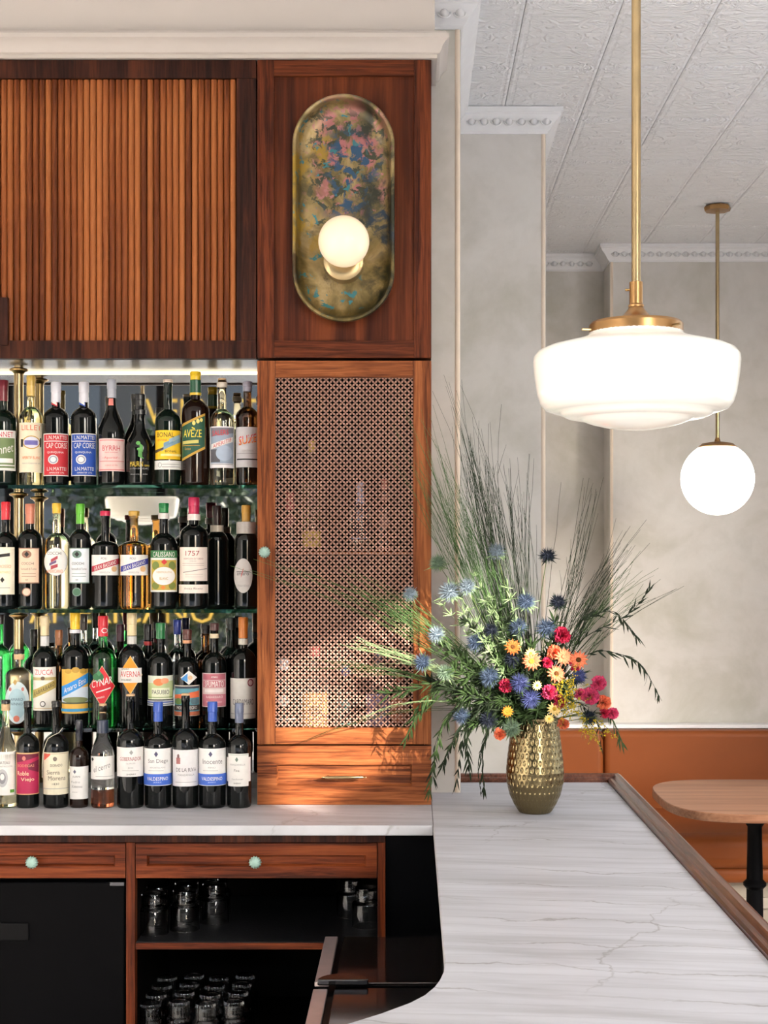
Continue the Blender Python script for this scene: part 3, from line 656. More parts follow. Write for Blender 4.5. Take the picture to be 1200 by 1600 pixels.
def bottle_profile(H, R, shape):
    hb, hn, rn, kind = SHAPES[shape]; rn *= R
    pr = [(.0001, .004), (R * .7, .003), (R * .90, 0), (R * .985, .004), (R, .010)]
    pr += [(R, H * hb * k) for k in (.3, .6, .9, 1)]
    for k in range(1, 9):
        u = k / 8
        if kind == 'round': r = rn + (R - rn) * math.sqrt(max(0, 1 - u ** 2.0)) if u < .8 else None
        else: r = rn + (R - rn) * (.5 + .5 * math.cos(math.pi * u))
        if kind == 'round':
            r = rn + (R - rn) * (1 - u ** 2.4) if u < 1 else rn
        pr.append((max(rn, r), H * (hb + (hn - hb) * u)))
    pr += [(rn * .97, H * (hn + .04)), (rn * .95, H * .93), (rn * 1.04, H * .935), (rn * 1.04, H * .985), (rn * .95, H * .995), (.0001, H * .995)]
    return pr
def prof_r(pr, z):
    for (r0, z0), (r1, z1) in zip(pr[3:-1], pr[4:]):
        if z0 <= z <= z1 and z1 > z0: return r0 + (r1 - r0) * (z - z0) / (z1 - z0)
    return pr[-2][0]
def wrap_layer(kind, L, env):
    """one printed layer, laid on the bottle surface; pixel coordinates of the photograph give its size"""
    cx, s, Yf, pr, base, i, R = env
    lx = lambda x: (x - cx) * s; lz = lambda y: Z_(y, Yf) - base
    off = .0005 + .00025 * i; vs = []; fs = []
    def put(ang, z, r0=None): r = (prof_r(pr, z) if r0 is None else r0) + off; return (r * math.sin(ang), -r * math.cos(ang), z)
    if kind == 't':
        txt, tx, ty, tw, th = L[1:6]; slope = L[7] if len(L) > 7 else 0
        zc = lz(ty); r = prof_r(pr, zc); a0 = math.asin(max(-.97, min(.97, lx(tx) / r))); v, f = text_mesh(txt)
        for u, q in v: vs.append(put(a0 + u * tw * s / r, zc + q * th * s - u * tw * s * slope, r))
        fs = f
    else:
        if kind == 'r': x0, x1, ya, yb = L[1:5]; fn = lambda u: (ya, yb)
        elif kind == 'e': ex, ey, rx, ry = L[1:5]; x0, x1 = ex - rx, ex + rx; fn = lambda u: (ey - ry * math.sqrt(max(0, 1 - (2*u-1)**2)), ey + ry * math.sqrt(max(0, 1 - (2*u-1)**2)))
        elif kind == 'd': ex, ey, rx, ry = L[1:5]; x0, x1 = ex - rx, ex + rx; fn = lambda u: (ey - ry * (1 - abs(2*u-1)), ey + ry * (1 - abs(2*u-1)))
        else: x0, x1, a, b, c, d = L[1:7]; fn = lambda u: (a + (c - a) * u, b + (d - b) * u)
        zc = lz(sum(fn(.5)) / 2); r = prof_r(pr, zc)
        A0 = math.asin(max(-.999, min(.999, lx(x0) / r))); A1 = math.asin(max(-.999, min(.999, lx(x1) / r))); N = 16
        xs0, xs1 = math.sin(A0), math.sin(A1)
        for k in range(N + 1):
            if kind in 'ed': u = .5 - .5 * math.cos(math.pi * k / N); ang = math.asin(xs0 + (xs1 - xs0) * u)
            else: u = k / N; ang = A0 + (A1 - A0) * u; u = (math.sin(ang) - xs0) / (xs1 - xs0) if xs1 != xs0 else u
            ya, yb = fn(u); vs += [put(ang, lz(yb)), put(ang, lz(ya))]
        fs = [(2*k, 2*k+2, 2*k+3, 2*k+1) for k in range(N)]
    return vs, fs
PARTN = {'r': 'label_band', 'e': 'emblem', 'd': 'label_diamond', 'p': 'label_stripe', 't': 'lettering'}
def bottle(label, row, cx, wd, top, shape, gl, cap, layers=(), Yc=None, fill=None, stop=None, group=None):
    base = {1: SHZ[0], 2: SHZ[1], 3: SHZ[2], 4: CT, 5: frame_z(862), 6: frame_z(1150)}[row] + .0006
    if Yc is None: Yc = {1: 4.175, 2: 4.175, 3: 4.175, 4: 4.018, 5: 4.16, 6: 4.16}[row]
    s = Yc / F; R = wd * s / 2; H = Z_(top, Yc) - base
    loc = (X_(cx, Yc), Yc, base)
    t = thing('bottle', label, 'bottle', loc, group or {1: 'bottles on the top glass shelf', 2: 'bottles on the middle glass shelf', 3: 'bottles on the lowest glass shelf', 4: 'bottles along the marble counter', 5: 'bottles in the lattice cabinet', 6: 'bottles in the lattice cabinet'}[row], math.atan2(-loc[0], loc[1]))
    pr = bottle_profile(H, R, shape)
    if fill:
        zf_ = Z_(fill[0], Yc) - base; rf_ = prof_r(pr, zf_)
        MB().lathe([q for q in pr[:5]] + [q for q in pr[5:] if q[1] < zf_] + [(rf_, zf_), (.0001, zf_)], 32).build('liquor', fill[1], t, angle=50)
        MB().lathe([(.0001, zf_ + .0006), (rf_, zf_ + .0006)] + [q for q in pr[5:] if q[1] > zf_ + .001], 32).build('glass_body', gl, t, angle=50)
    else: MB().lathe(pr, 32).build('glass_body', gl, t, angle=50)
    ccol, cyb = cap[0], cap[1]; ctype = cap[2] if len(cap) > 2 else 'cap'
    z1 = H; z0 = Z_(cyb, Yc) - base; rn = SHAPES[shape][2] * R
    cm = CORK if ctype == 'cork' else plain('cap_%d_%d_%d' % ccol, s2l(ccol), .35, .05, 80, coat=.3)
    rc = rn * (1.08 if ctype != 'cork' else .92)
    if ctype == 'cork': pc = [(rc, z0), (rc * 1.08, z1 + .001), (rc * 1.0, z1 + .003), (.0001, z1 + .003)]
    elif ctype == 'knob': pc = [(rc * 1.2, z0), (rc * 1.25, z1), (rc * 1.1, z1 + .003), (.0001, z1 + .003)]
    else: pc = [(max(rc * .98, prof_r(pr, z0) + .0008), z0), (rc, z0 + .004), (rc * .99, (z0 + z1) / 2), (rc * 1.06, (z0 + z1) / 2 + .001), (rc * 1.06, z1 - .001), (rc * .95, z1 + .0015), (.0001, z1 + .0015)]
    MB().lathe(pc, 28).build({'cork': 'cork', 'knob': 'stopper'}.get(ctype, 'cap'), cm, t)
    if stop:   # a second piece of the closure: colour, y from, y to, radius factor
        for (c2, ya, yb, k) in stop:
            r2 = max(prof_r(pr, Z_(yb, Yc) - base), prof_r(pr, Z_(ya, Yc) - base)) * k + .0007
            mm = CORK if c2 == 'cork' else plain('cap_%d_%d_%d' % c2, s2l(c2), .35, .05, 80, coat=.3)
            MB().lathe([(r2, Z_(yb, Yc) - base), (r2, Z_(ya, Yc) - base)], 28, cap=False).build('neck_foil', mm, t)
    cur = None
    for i, L in enumerate(layers):
        kind = L[0]; new = kind.isupper(); kind = kind.lower()
        vs, fs = wrap_layer(kind, L, (cx, s, Yc - R, pr, base, i, R))
        c_ = L[6] if kind == 't' else L[-1]
        nm = 'label' if (new or cur is None) else PARTN[kind]
        o = MB().add(vs, fs).build(nm, paint(c_), t if (new or cur is None) else cur, smooth=kind != 't', angle=60)
        if new or cur is None: cur = o
    return t
RED = (190, 40, 50); BLUE = (30, 75, 160); CRM = (232, 222, 196); WHT = (232, 230, 226); BLK = (30, 28, 28); GLD = (190, 150, 60); YEL = (245, 200, 40)
GRN = (30, 85, 60); ORG = (225, 120, 50); GRY = (150, 150, 150); PNK = (225, 150, 150); MAR = (110, 25, 40); CRI = (190, 30, 70)
def fine(x0, x1, ys, c, h=1.1): return [('r', x0, x1, y, y + h, c) for y in ys]
# --- top shelf
bottle('dark green wine bottle with maroon cap and olive label at the frame edge', 1, 5, 42, 595, 'bordeaux', G_DKGRN, (MAR, 627),
       [('R', -14, 23.5, 672, 735, WHT), ('r', -14, 21.8, 684, 731, (110, 130, 85)), ('t', 'BONNET', 3, 678.5, 36, 8, CRI), ('t', 'onnet', 6, 703, 30, 11, WHT, -.25), ('r', -12, 19, 716, 723, WHT), ('r', -14, 22, 726, 728, WHT)])
bottle('pale gold bottle with gold cap and tall cream label', 1, 48.5, 36.5, 588, 'bordeaux', G_PALE, ((205, 170, 80), 603),
       [('R', 31, 67, 660, 738, CRM), ('t', 'LILLET', 49, 668, 32, 8, (215, 90, 60)), ('e', 49, 691, 13, 10.5, GLD), ('e', 49, 691, 11.5, 9, (215, 215, 225)), ('r', 39, 58, 688, 695, (110, 105, 175)), ('r', 34, 37, 686, 698, BLK), ('r', 61, 63, 684, 698, BLK), ('t', 'APERITIF BLANC', 49, 715, 28, 4.5, ORG), ('t', 'MAISON FONDEE EN 1872', 49, 724, 28, 2, GRY)], stop=[((220, 185, 100), 603, 619, 1.1)])
def mattei(cx, main, lab):
    bottle(lab, 1, cx, 39.5, 598, 'tall', G_DARK, ((225, 225, 235), 629),
           [('P', cx - 7, cx + 2, 615, 630, 628, 634, main), ('p', cx - 5.5, cx + 1, 619, 628, 628, 632, WHT),
            ('R', cx - 18.5, cx + 18.5, 677, 743.5, WHT), ('r', cx - 17.4, cx + 17.6, 678.6, 742, main), ('t', 'L.N.MATTEI', cx + 1, 683.5, 33, 6, WHT), ('r', cx - 17, cx + 17, 688.6, 690, WHT), ('t', 'CAP CORSE', cx + 1, 696, 34, 8.5, WHT),
            ('t', 'QUINQUINA', cx - 1, 707, 25, 3.5, WHT), ('e', cx - 4, 718, 7.2, 7.2, WHT), ('e', cx - 4, 718, 6, 6, (150, 155, 175)), ('e', cx - 4, 718, 4, 4, WHT), ('t', 'L.N.MATTEI', cx + 1, 732.5, 29, 5.5, WHT), ('t', 'APERITIF 17%', cx + 1, 738.8, 22, 2.4, WHT)])
mattei(87.5, (195, 45, 55), 'dark bottle with white cap and red printed label'); mattei(131, (30, 75, 165), 'dark bottle with white cap and royal blue label')
bottle('sloping dark bottle with silver foil and pale pink label', 1, 174.5, 40, 594, 'slope', G_DARK, ((175, 178, 190), 622),
       [('R', 170, 177, 621, 632, (225, 130, 120)), ('R', 155.5, 194, 685, 736, (235, 205, 200)), ('r', 157, 192.5, 687, 688.2, (215, 110, 110)), ('t', 'BYRRH', 173.5, 700, 28, 8, (200, 70, 80)), ('t', 'GRAND QUINQUINA', 174, 707, 20, 2.4, (200, 70, 80)), ('t', '~Aperitif~', 173, 715.5, 28, 4.5, (215, 100, 105)), ('r', 157, 192.5, 720, 721, (215, 130, 130)), ('t', 'A BASE DE VIN', 174, 727, 18, 2.4, (215, 110, 110)), ('r', 157, 192.5, 733, 734.5, (215, 120, 120))])
bottle('squat black bottle with rippled neck and small green figure', 1, 218, 41, 617, 'jug', G_DARK, ((14, 15, 17), 634),
       [('P', 214, 223, 689, 703, 696, 706, (95, 165, 85)), ('p', 216, 222, 702, 712, 706, 714, (85, 150, 75)), ('e', 216, 692, 3.2, 3, (105, 175, 95)), ('p', 216, 224, 711, 713, 715, 717, (95, 165, 85)), ('T', 'MAURIN', 213, 725, 20, 8, (215, 185, 60)), ('t', 'QUINA', 229, 727.5, 9, 3.5, (215, 185, 60)), ('T', 'LE PUY EN VELAY', 217, 732, 28, 2.4, GRY), ('T', 'depuis 1884', 217, 741, 26, 2.2, GRY)],
       stop=[((20, 22, 24), 641, 648, 1.25)])
bottle('dark green bottle with yellow label and blue gentian flower', 1, 262.5, 40, 594, 'bordeaux', G_DKGRN, ((225, 205, 190), 598),
       [('R', 243.5, 281.5, 672, 717.5, YEL), ('t', 'BONAL', 258, 679, 28, 7.5, BLK), ('t', 'GENTIANE', 253, 687.5, 17, 3.2, (210, 60, 40)), ('p', 252, 281, 700, 705, 683, 690, (130, 160, 175)), ('p', 256, 270, 692, 699, 686, 692, (110, 145, 165)), ('p', 264, 280, 686, 692, 678, 684, (150, 175, 185)), ('p', 244, 256, 703, 708, 699, 702, (75, 60, 40)), ('t', 'BONAL', 267, 705, 18, 3.2, BLK), ('r', 252, 281, 709, 712.5, (245, 225, 150)),
        ('R', 243.5, 281.5, 719.5, 733.5, WHT), ('e', 251, 726.5, 2.6, 4, GRY), ('e', 251, 726.5, 2, 3.2, WHT)] + fine(254, 279, (725, 729), GRY, .8))
bottle('tall brown bottle with yellow cap and slanted green label', 1, 305.5, 43, 582, 'tall', G_DKBRN, ((245, 205, 40), 594),
       [('P', 285, 320, 662, 720, 645, 701, GLD), ('p', 285.3, 319.6, 666, 716, 649, 697, (30, 80, 62)), ('t', 'AVEZE', 300, 677, 30, 12, (240, 215, 70)), ('p', 300, 304.5, 667, 669, 669, 671, (240, 215, 70)), ('e', 303, 661, 2.5, 3.5, (235, 220, 130)), ('e', 309, 658, 2.5, 3.5, (235, 220, 130)), ('e', 314, 656, 2.2, 3, (235, 220, 130)), ('p', 287, 310, 689, 694, 687, 692, (205, 195, 110)), ('r', 287, 312, 695.5, 696.6, GLD), ('t', 'Gentiane', 294, 701, 10, 4, GLD)],
       stop=[(GRN, 594.5, 614, 1.15), ((225, 190, 60), 614, 618, 1.18)])
bottle('clear bottle with cork stopper and pale blue picture label', 1, 347, 39, 593, 'bordeaux', G_STRAW, ((200, 180, 150), 597, 'cork'),
       [('R', 328.5, 365.5, 666, 731, (235, 232, 235)), ('r', 330, 364, 668, 724, (150, 165, 185)), ('p', 331, 364, 668, 682, 668, 676, (120, 120, 130)), ('t', 'SALERS', 344, 676, 26, 8, (205, 45, 55), -.08), ('p', 331, 363, 694, 702, 682, 690, WHT), ('t', 'APERITIF', 347, 692, 30, 6, (200, 50, 60), -.38), ('r', 330.5, 344, 702, 722, (85, 85, 92)), ('e', 350, 708, 12, 12, (165, 180, 200)), ('r', 331, 363, 725, 726, GRY)],
       stop=[((215, 205, 190), 598, 606, 1.15)])
bottle('amber bottle with grey screw cap and silver-grey label', 1, 386.5, 37, 597, 'tall', G_BROWN, ((150, 150, 165), 612),
       [('R', 369, 404, 667, 730, (190, 188, 192)), ('t', 'SUZE', 387, 686, 29, 13, (205, 50, 40), -.2), ('t', 'SUZE', 387.4, 688.6, 29, 9, (225, 140, 50), -.2), ('r', 371, 403, 716.5, 718.5, BLK), ('t', 'GENTIANE', 387, 704, 18, 2.6, GRY), ('r', 371, 403, 708, 708.8, GRY)])
# --- middle shelf
bottle('dark bottle with red capsule and plain cream label', 2, 9, 38, 785, 'bordeaux', G_DARK, ((215, 40, 55), 812),
       [('R', -8, 22, 855, 929, (240, 232, 210)), ('p', 0, 15, 866, 871, 864, 869, BLK), ('t', 'ROSSO', 8, 885, 18, 5, ORG), ('t', 'AMARO', 8, 894, 16, 4, (225, 190, 110)), ('d', 4, 906, 3.2, 4.5, BLK), ('r', -4, 15, 918, 919, GRY)])
def cocchi(cx, wd, paper, bord, capc, sealc, lab, ltop=856):
    bottle(lab, 2, cx, wd, 788, 'tall', G_DARK, (capc, 818.5),
           [('R', cx - 17, cx + 13.5, ltop, 911.5, bord), ('r', cx - 16, cx + 12.6, ltop + 1.4, 910, paper), ('e', cx - 5, 866, 7, 6, bord), ('d', cx - 5, 866, 3.5, 4.5, BLK), ('t', 'COCCHI', cx - 4, 880.5, 19, 4, BLK), ('t', 'Vermouth di Torino', cx - 2.5, 889, 24, 3.2, (90, 75, 65))] + fine(cx - 12, cx + 8, (896, 900), bord, .7) + [('t', '500', cx - 5, 906, 4, 2, BLK), ('E', cx - 5, 925, 6.3, 6.8, bord), ('e', cx - 5, 925, 5, 5.4, sealc)])
cocchi(47, 38, (235, 205, 180), (150, 110, 90), (200, 125, 100), (225, 195, 175), 'dark bottle with copper capsule and peach label')
bottle('pale gold bottle with yellow stopper and round white label', 2, 88.5, 37, 787, 'bordeaux', G_STRAW, ((240, 190, 60), 802),
       [('E', 86.5, 877.5, 18.2, 22.5, (130, 125, 140)), ('e', 86.5, 877.5, 17.6, 21.8, WHT), ('t', 'COCCHI', 84.5, 864.5, 22, 5, BLK), ('p', 80, 90, 874, 879, 868, 873, (170, 70, 80)), ('p', 78, 88, 880, 884, 875, 879, (110, 90, 130)), ('p', 80, 90, 884, 890, 881, 886, (170, 70, 80)), ('t', 'AMERICANO', 85, 892.5, 25, 5, ORG)])
cocchi(125.5, 34.5, (225, 230, 235), (110, 135, 125), (95, 180, 50), (70, 110, 85), 'dark bottle with lime green capsule and pale grey label')
def bassano(cx, wd, gl, capc, band, lab):
    bottle(lab, 2, cx, wd, 800, 'decanter', gl, (capc, 806, 'knob'),
           [('R', cx - 20.5, cx + 21, 867, 899, WHT), ('t', 'POLI', cx - 2, 872.5, 9, 3.6, (90, 85, 90)), ('p', cx - 20, cx + 21, 885, 894, 872, 881, band), ('t', 'GRAN BASSANO', cx, 883.3, 37, 6.4, WHT, -.31), ('t', 'VERMOUTH', cx - 1, 894.5, 16, 2.6, GRY), ('e', cx + 13, 889, 4, 4.5, (215, 175, 130))])
bassano(164.5, 42, G_DARK, CRI, (175, 40, 60), 'dark red decanter bottle with magenta stopper and red striped label'); bassano(209.5, 44, G_AMB, GLD, (55, 60, 150), 'amber decanter bottle with gold stopper and blue striped label')
bottle('dark bottle with green cap and ornate cream and green label', 2, 256, 42, 787, 'bordeaux', G_DARK, ((20, 120, 60), 801),
       [('R', 236, 276, 860, 925, WHT), ('r', 236, 276, 860, 871.5, (55, 120, 70)), ('t', 'CALISSANO', 256, 866, 37, 8, WHT), ('r', 237.5, 274.5, 875, 922, (190, 165, 70)), ('e', 244, 884, 5, 7, (110, 125, 60)), ('e', 268, 884, 5, 7, (110, 125, 60)), ('e', 244, 915, 5, 6, (120, 130, 60)), ('e', 268, 915, 5, 6, (120, 130, 60)), ('e', 256, 900, 17, 15, GLD), ('e', 256, 900, 16.2, 14.2, WHT), ('d', 256.5, 878, 4.5, 4.5, (200, 50, 50)), ('t', 'VERMOUTH', 256, 894, 22, 3, GLD), ('t', 'BLANC', 256, 904, 12, 4, GLD), ('d', 255, 918, 4, 3.5, (215, 130, 50))],
       stop=[((215, 210, 205), 802, 811, 1.25)])
bottle('dark bottle with crimson capsule and tall cream label', 2, 303, 44, 778, 'tall', G_DARK, ((185, 35, 80), 803),
       [('R', 281.5, 323.5, 855, 908, (238, 225, 215)), ('t', '1757', 300.5, 864.5, 22, 7.5, (160, 60, 65)), ('t', 'VERMOUTH DI TORINO', 302, 873, 32, 2.6, (150, 90, 90)), ('t', 'EXTRA DRY', 302, 876.8, 10, 1.8, GRY)] + fine(286, 318, (880, 883), (190, 170, 165), .7) + [('p', 287, 322, 894, 895, 888, 889, (120, 110, 110))] + fine(290, 316, (897, 901), (205, 190, 180), .7) + [('R', 281.5, 323.5, 913.5, 927, (238, 225, 215)), ('t', 'Antica Ricetta', 302, 919.5, 28, 3, (130, 110, 110))],
       stop=[((225, 215, 210), 803.5, 813, 1.3)])
bottle('plain black bottle standing back between the cream-labelled and oval-labelled bottles', 2, 339, 35, 791, 'tall', G_DARK, ((45, 25, 25), 820), (), 4.27, stop=[((200, 190, 175), 821, 831, 1.1)])
bottle('black bottle with gold capsule and grey oval label', 2, 384.5, 37, 790, 'tall', G_DARK, ((190, 145, 60), 815),
       [('E', 380, 899.5, 14.2, 27, (190, 186, 184)), ('r', 370, 390, 893, 894, BLK), ('t', 'amaro', 379, 897, 20, 4, BLK), ('p', 377, 380.5, 899, 903, 887, 890, (180, 50, 45)), ('t', 'Nardini', 380, 915, 17, 3.5, GRY)], stop=[((165, 160, 155), 815.5, 834, 1.1)])
# --- lowest shelf
bottle('bright green glass bottle with dark cap cut by the frame edge', 3, 0, 34, 961, 'bordeaux', G_GREEN, ((30, 22, 25), 975), (), 4.25)
bottle('clear round flask with cork stopper and pale blue ornate label', 3, 30, 42, 1016, 'flask', G_CLEAR, ((35, 28, 28), 1021, 'knob'),
       [('E', 26.5, 1098, 18.5, 33, (200, 215, 220)), ('e', 26.5, 1100, 13.5, 24, (165, 195, 205)), ('t', 'AMARO', 26, 1093, 19, 4.5, (80, 95, 110)), ('t', 'NINNO', 26, 1100, 18, 4.5, (80, 95, 110)), ('e', 26, 1123, 4.5, 5, (195, 110, 90)), ('d', 24, 1066, 3, 5, (180, 150, 90)), ('e', 17, 1077, 2, 3, (190, 120, 110)), ('e', 35, 1077, 2, 3, (190, 120, 110))], stop=[('cork', 1022, 1030, 1.2)], fill=(1122, G_BROWN))
bottle('dark bottle with cream cap and white label with slanted gold stripe', 3, 70, 37, 963, 'bordeaux', G_DARK, ((225, 205, 165), 993),
       [('R', 52.5, 86.5, 1042.5, 1110.5, (236, 232, 222)), ('r', 52.6, 86.4, 1045, 1056, WHT), ('t', 'ZUCCA', 68.5, 1050.5, 29, 8, (200, 35, 55)), ('r', 53, 86.3, 1058.5, 1063, (185, 170, 120)), ('e', 67, 1060, 3, 3, (110, 90, 70)), ('p', 52.6, 86.3, 1079, 1092, 1062, 1075, (185, 165, 95)), ('t', 'RABARBARO', 69, 1077, 33, 6.5, (60, 50, 40), -.5), ('e', 67, 1100, 4, 4.5, (70, 65, 65)), ('e', 67, 1100, 2.8, 3.2, WHT), ('r', 55, 84, 1106.5, 1107.3, GLD)], stop=[((205, 205, 205), 994, 1009, 1.02)])
bottle('dark bottle with yellow cap and label of blue script over a landscape', 3, 117.5, 42, 958, 'bordeaux', G_DARK, ((240, 195, 50), 983),
       [('R', 97.5, 137, 1046, 1115, (228, 180, 80)), ('e', 107, 1049, 5, 4, GLD), ('e', 118, 1047, 6, 4.5, GLD), ('e', 129, 1049, 5, 4, GLD), ('r', 98, 136.6, 1074, 1100, (200, 215, 230)), ('p', 98, 136.6, 1073, 1090, 1052, 1068, (50, 140, 215)), ('t', 'Amaro Etna', 117, 1071, 36, 9, WHT, -.5), ('e', 118, 1094, 18, 5, (120, 130, 90)), ('r', 98, 136.6, 1097.5, 1100, (80, 85, 60)), ('r', 97.7, 136.8, 1107.5, 1112, (60, 150, 200))], stop=[((225, 225, 230), 983.5, 989, 1.2)])
bottle('green glass bottle with red cap and red diamond label', 3, 161, 42, 963, 'bordeaux', G_GREEN, ((205, 40, 55), 994),
       [('D', 159.5, 1073, 19.5, 33, (215, 200, 150)), ('d', 159.5, 1073, 18.8, 31.8, (205, 35, 50)), ('e', 154, 1058, 8, 7, (50, 110, 70)), ('d', 155, 1052, 4, 5, (75, 140, 95)), ('t', 'CYNAR', 159, 1066, 33, 11, WHT, -.25), ('p', 151, 172, 1081, 1083, 1074, 1076, WHT), ('t', 'AMARO', 157, 1090, 12, 3, WHT, -.2), ('E', 163, 986, 4, 4, WHT), ('e', 163, 986, 3, 3, (205, 60, 70))])
bottle('dark bottle with cream cap and orange diamond label with white centre', 3, 206, 41, 958, 'bordeaux', G_DARK, ((225, 205, 160), 993),
       [('D', 203, 1055, 19, 30.5, (225, 205, 150)), ('d', 203, 1055, 18.2, 29.4, (235, 150, 40)), ('p', 185.5, 220.5, 1044, 1067, 1044, 1067, WHT), ('t', 'AVERNA', 203, 1053.5, 33, 9, (200, 40, 45)), ('t', 'AMARO', 196, 1045.5, 13, 2.8, BLK), ('t', 'SICILIANO', 197, 1062.5, 17, 3, BLK)], stop=[((200, 200, 195), 994, 1006, 1.02)])
bottle('dark bottle with green screw cap and pale green label with orange flowers', 3, 251, 39, 974, 'bordeaux', G_DARK, ((25, 110, 60), 998),
       [('R', 232, 270, 1056, 1093, (225, 230, 215)), ('p', 232, 270, 1068, 1092, 1064, 1092, (190, 205, 150)), ('e', 248, 1066, 8, 5.5, (235, 130, 80)), ('e', 257, 1064, 6, 4.5, (240, 160, 120)), ('r', 238, 264, 1075, 1092, (228, 232, 205)), ('t', 'PASUBIO', 251, 1081.5, 27, 6.5, (50, 55, 60)), ('r', 234, 268, 1089, 1090.2, (120, 150, 80)), ('R', 232, 270, 1094.5, 1103, (190, 195, 200)), ('r', 232.2, 269.8, 1096.6, 1098, BLUE), ('r', 232.2, 269.8, 1100, 1101, (60, 70, 90))])
bottle('dark bottle with brown capsule, hanging blue tag and village picture label', 3, 292.5, 38, 984, 'bordeaux', G_DARK, ((85, 45, 40), 999),
       [('D', 295, 1059, 12.5, 11, WHT), ('p', 284, 293, 1060, 1062, 1052, 1066, (70, 140, 205)), ('e', 297, 1059, 3.5, 3.5, (225, 190, 150)), ('R', 273.5, 311, 1071, 1119, (215, 205, 190)), ('r', 274.5, 310, 1072.5, 1118, (90, 150, 165)), ('r', 274.5, 310, 1072.5, 1076, (60, 65, 80)), ('p', 274.5, 310, 1086, 1092, 1080, 1090, (220, 110, 70)), ('e', 280, 1096, 5, 5, (95, 125, 70)), ('e', 303, 1096, 6, 5, (90, 120, 130)), ('r', 274.5, 310, 1102, 1110, (70, 60, 55)), ('t', 'MONTENEGRO', 292, 1106, 32, 5, WHT), ('r', 274.5, 310, 1112, 1118, (180, 100, 70))], stop=[((200, 140, 100), 1000, 1005, 1.1)])
bottle('dark bottle with brown cap and dusty pink block-lettered label', 3, 335, 38, 974, 'bordeaux', G_DARK, ((75, 45, 45), 985),
       [('R', 316.5, 352.5, 1052, 1105, (215, 195, 195)), ('r', 318, 351.5, 1053.2, 1062.5, (180, 100, 115)), ('t', 'AMARO', 335, 1058, 10, 3, WHT), ('r', 318, 351.5, 1063.5, 1074.5, (190, 120, 130)), ('t', 'SFUMATO', 335, 1069, 31, 9, WHT), ('r', 321, 348, 1077, 1082, (235, 225, 225)), ('r', 318, 351.5, 1085, 1103.5, (190, 115, 130)), ('t', 'RABARBARO', 335, 1089, 26, 4, (235, 215, 215)), ('t', 'Bitter Liqueur', 335, 1097, 24, 3, (235, 215, 215))], stop=[((215, 200, 170), 990, 997, 1.12)])
bottle('dark bottle with amber capsule and tall silver-grey label', 3, 380, 40, 965, 'bordeaux', G_DARK, ((190, 110, 40), 997),
       [('R', 360.5, 399, 1060, 1123.5, (200, 198, 194)), ('e', 391, 1067, 4.5, 6, (130, 60, 70)), ('e', 391, 1067, 3, 4, (200, 170, 170)), ('t', 'CARDAMARO', 380, 1097, 35, 9, (90, 85, 85)), ('r', 362, 397, 1115, 1116, GRY)], stop=[((200, 195, 185), 997.5, 1007, 1.1)])
back = [(53, 31, 984, G_DARK, (22, 20, 22), 1010, 'black capped bottle behind the white and gold striped label'), (92, 32, 985, G_BROWN, (170, 110, 70), 1008, 'bottle with shiny copper capsule between the yellow and cream caps'), (131, 30, 960, G_CLEAR, (60, 50, 45), 985, 'clear patterned bottle partly hidden behind the red capped green bottle'),
        (188, 34, 976, G_DKBRN, (70, 25, 45), 1002, 'bottle sealed with maroon wax behind the orange diamond label'), (231, 33, 976, G_DARK, (25, 22, 25), 1000, 'black bottle with red neck ring beside the green screw cap'), (277, 33, 969, G_CLEAR, (40, 60, 150), 991, 'clear bottle with blue cap behind the hanging blue tag'),
        (322, 32, 977, G_BROWN, (30, 25, 25), 990, 'brown bottle with black cap behind the dusty pink label'), (362, 34, 966, G_DKGRN, (20, 22, 22), 984, 'olive green bottle half hidden behind the amber capsule')]
for i, (x, wd, tp, g_, c_, cb, lab) in enumerate(back): bottle(lab, 3, x, wd, tp, 'bordeaux', g_, (c_, cb), (), 4.295 if x == 53 else 4.275, stop=[((180, 40, 45), cb + 2, cb + 8, 1.15)] if x == 231 else None)
# --- counter row
bottle('clear bottle with black topped cork and white etching label', 4, 9, 33, 1095, 'slope', G_STRAW, ((30, 26, 28), 1099, 'knob'),
       [('R', -7, 24.5, 1175, 1243, WHT), ('t', 'CHATEAU', 5, 1192, 20, 4.5, (90, 90, 90)), ('t', 'MONTREDON', 7, 1195.8 + 2, 24, 2.6, GRY), ('e', 4, 1216, 8, 14, (185, 185, 188)), ('e', 4, 1216, 5, 9, (140, 140, 145)), ('e', 4, 1214, 3, 5, WHT), ('r', 15, 21, 1234, 1239, (90, 150, 60))], stop=[('cork', 1100, 1110, 1.15)])
bottle('black bottle with magenta and gold label on the counter', 4, 43.5, 35.5, 1096, 'sherry', G_DARK, ((16, 16, 18), 1104),
       [('R', 26, 60.5, 1176.5, 1242, (215, 170, 120)), ('r', 27.2, 59.5, 1178.5, 1240.5, (175, 35, 80)), ('p', 27.3, 59.4, 1178.5, 1192, 1178.5, 1183, (110, 25, 55)), ('p', 44, 59.4, 1194, 1202, 1188, 1208, (110, 25, 55)), ('t', 'BODEGAS', 40, 1196.5, 26, 4, (205, 140, 110)), ('t', 'Roble', 36, 1208.5, 18, 6.5, (240, 215, 180)), ('t', 'Viejo', 43, 1218.5, 20, 7, (240, 215, 180)), ('e', 38, 1185, 2.5, 3.5, (200, 120, 110))])
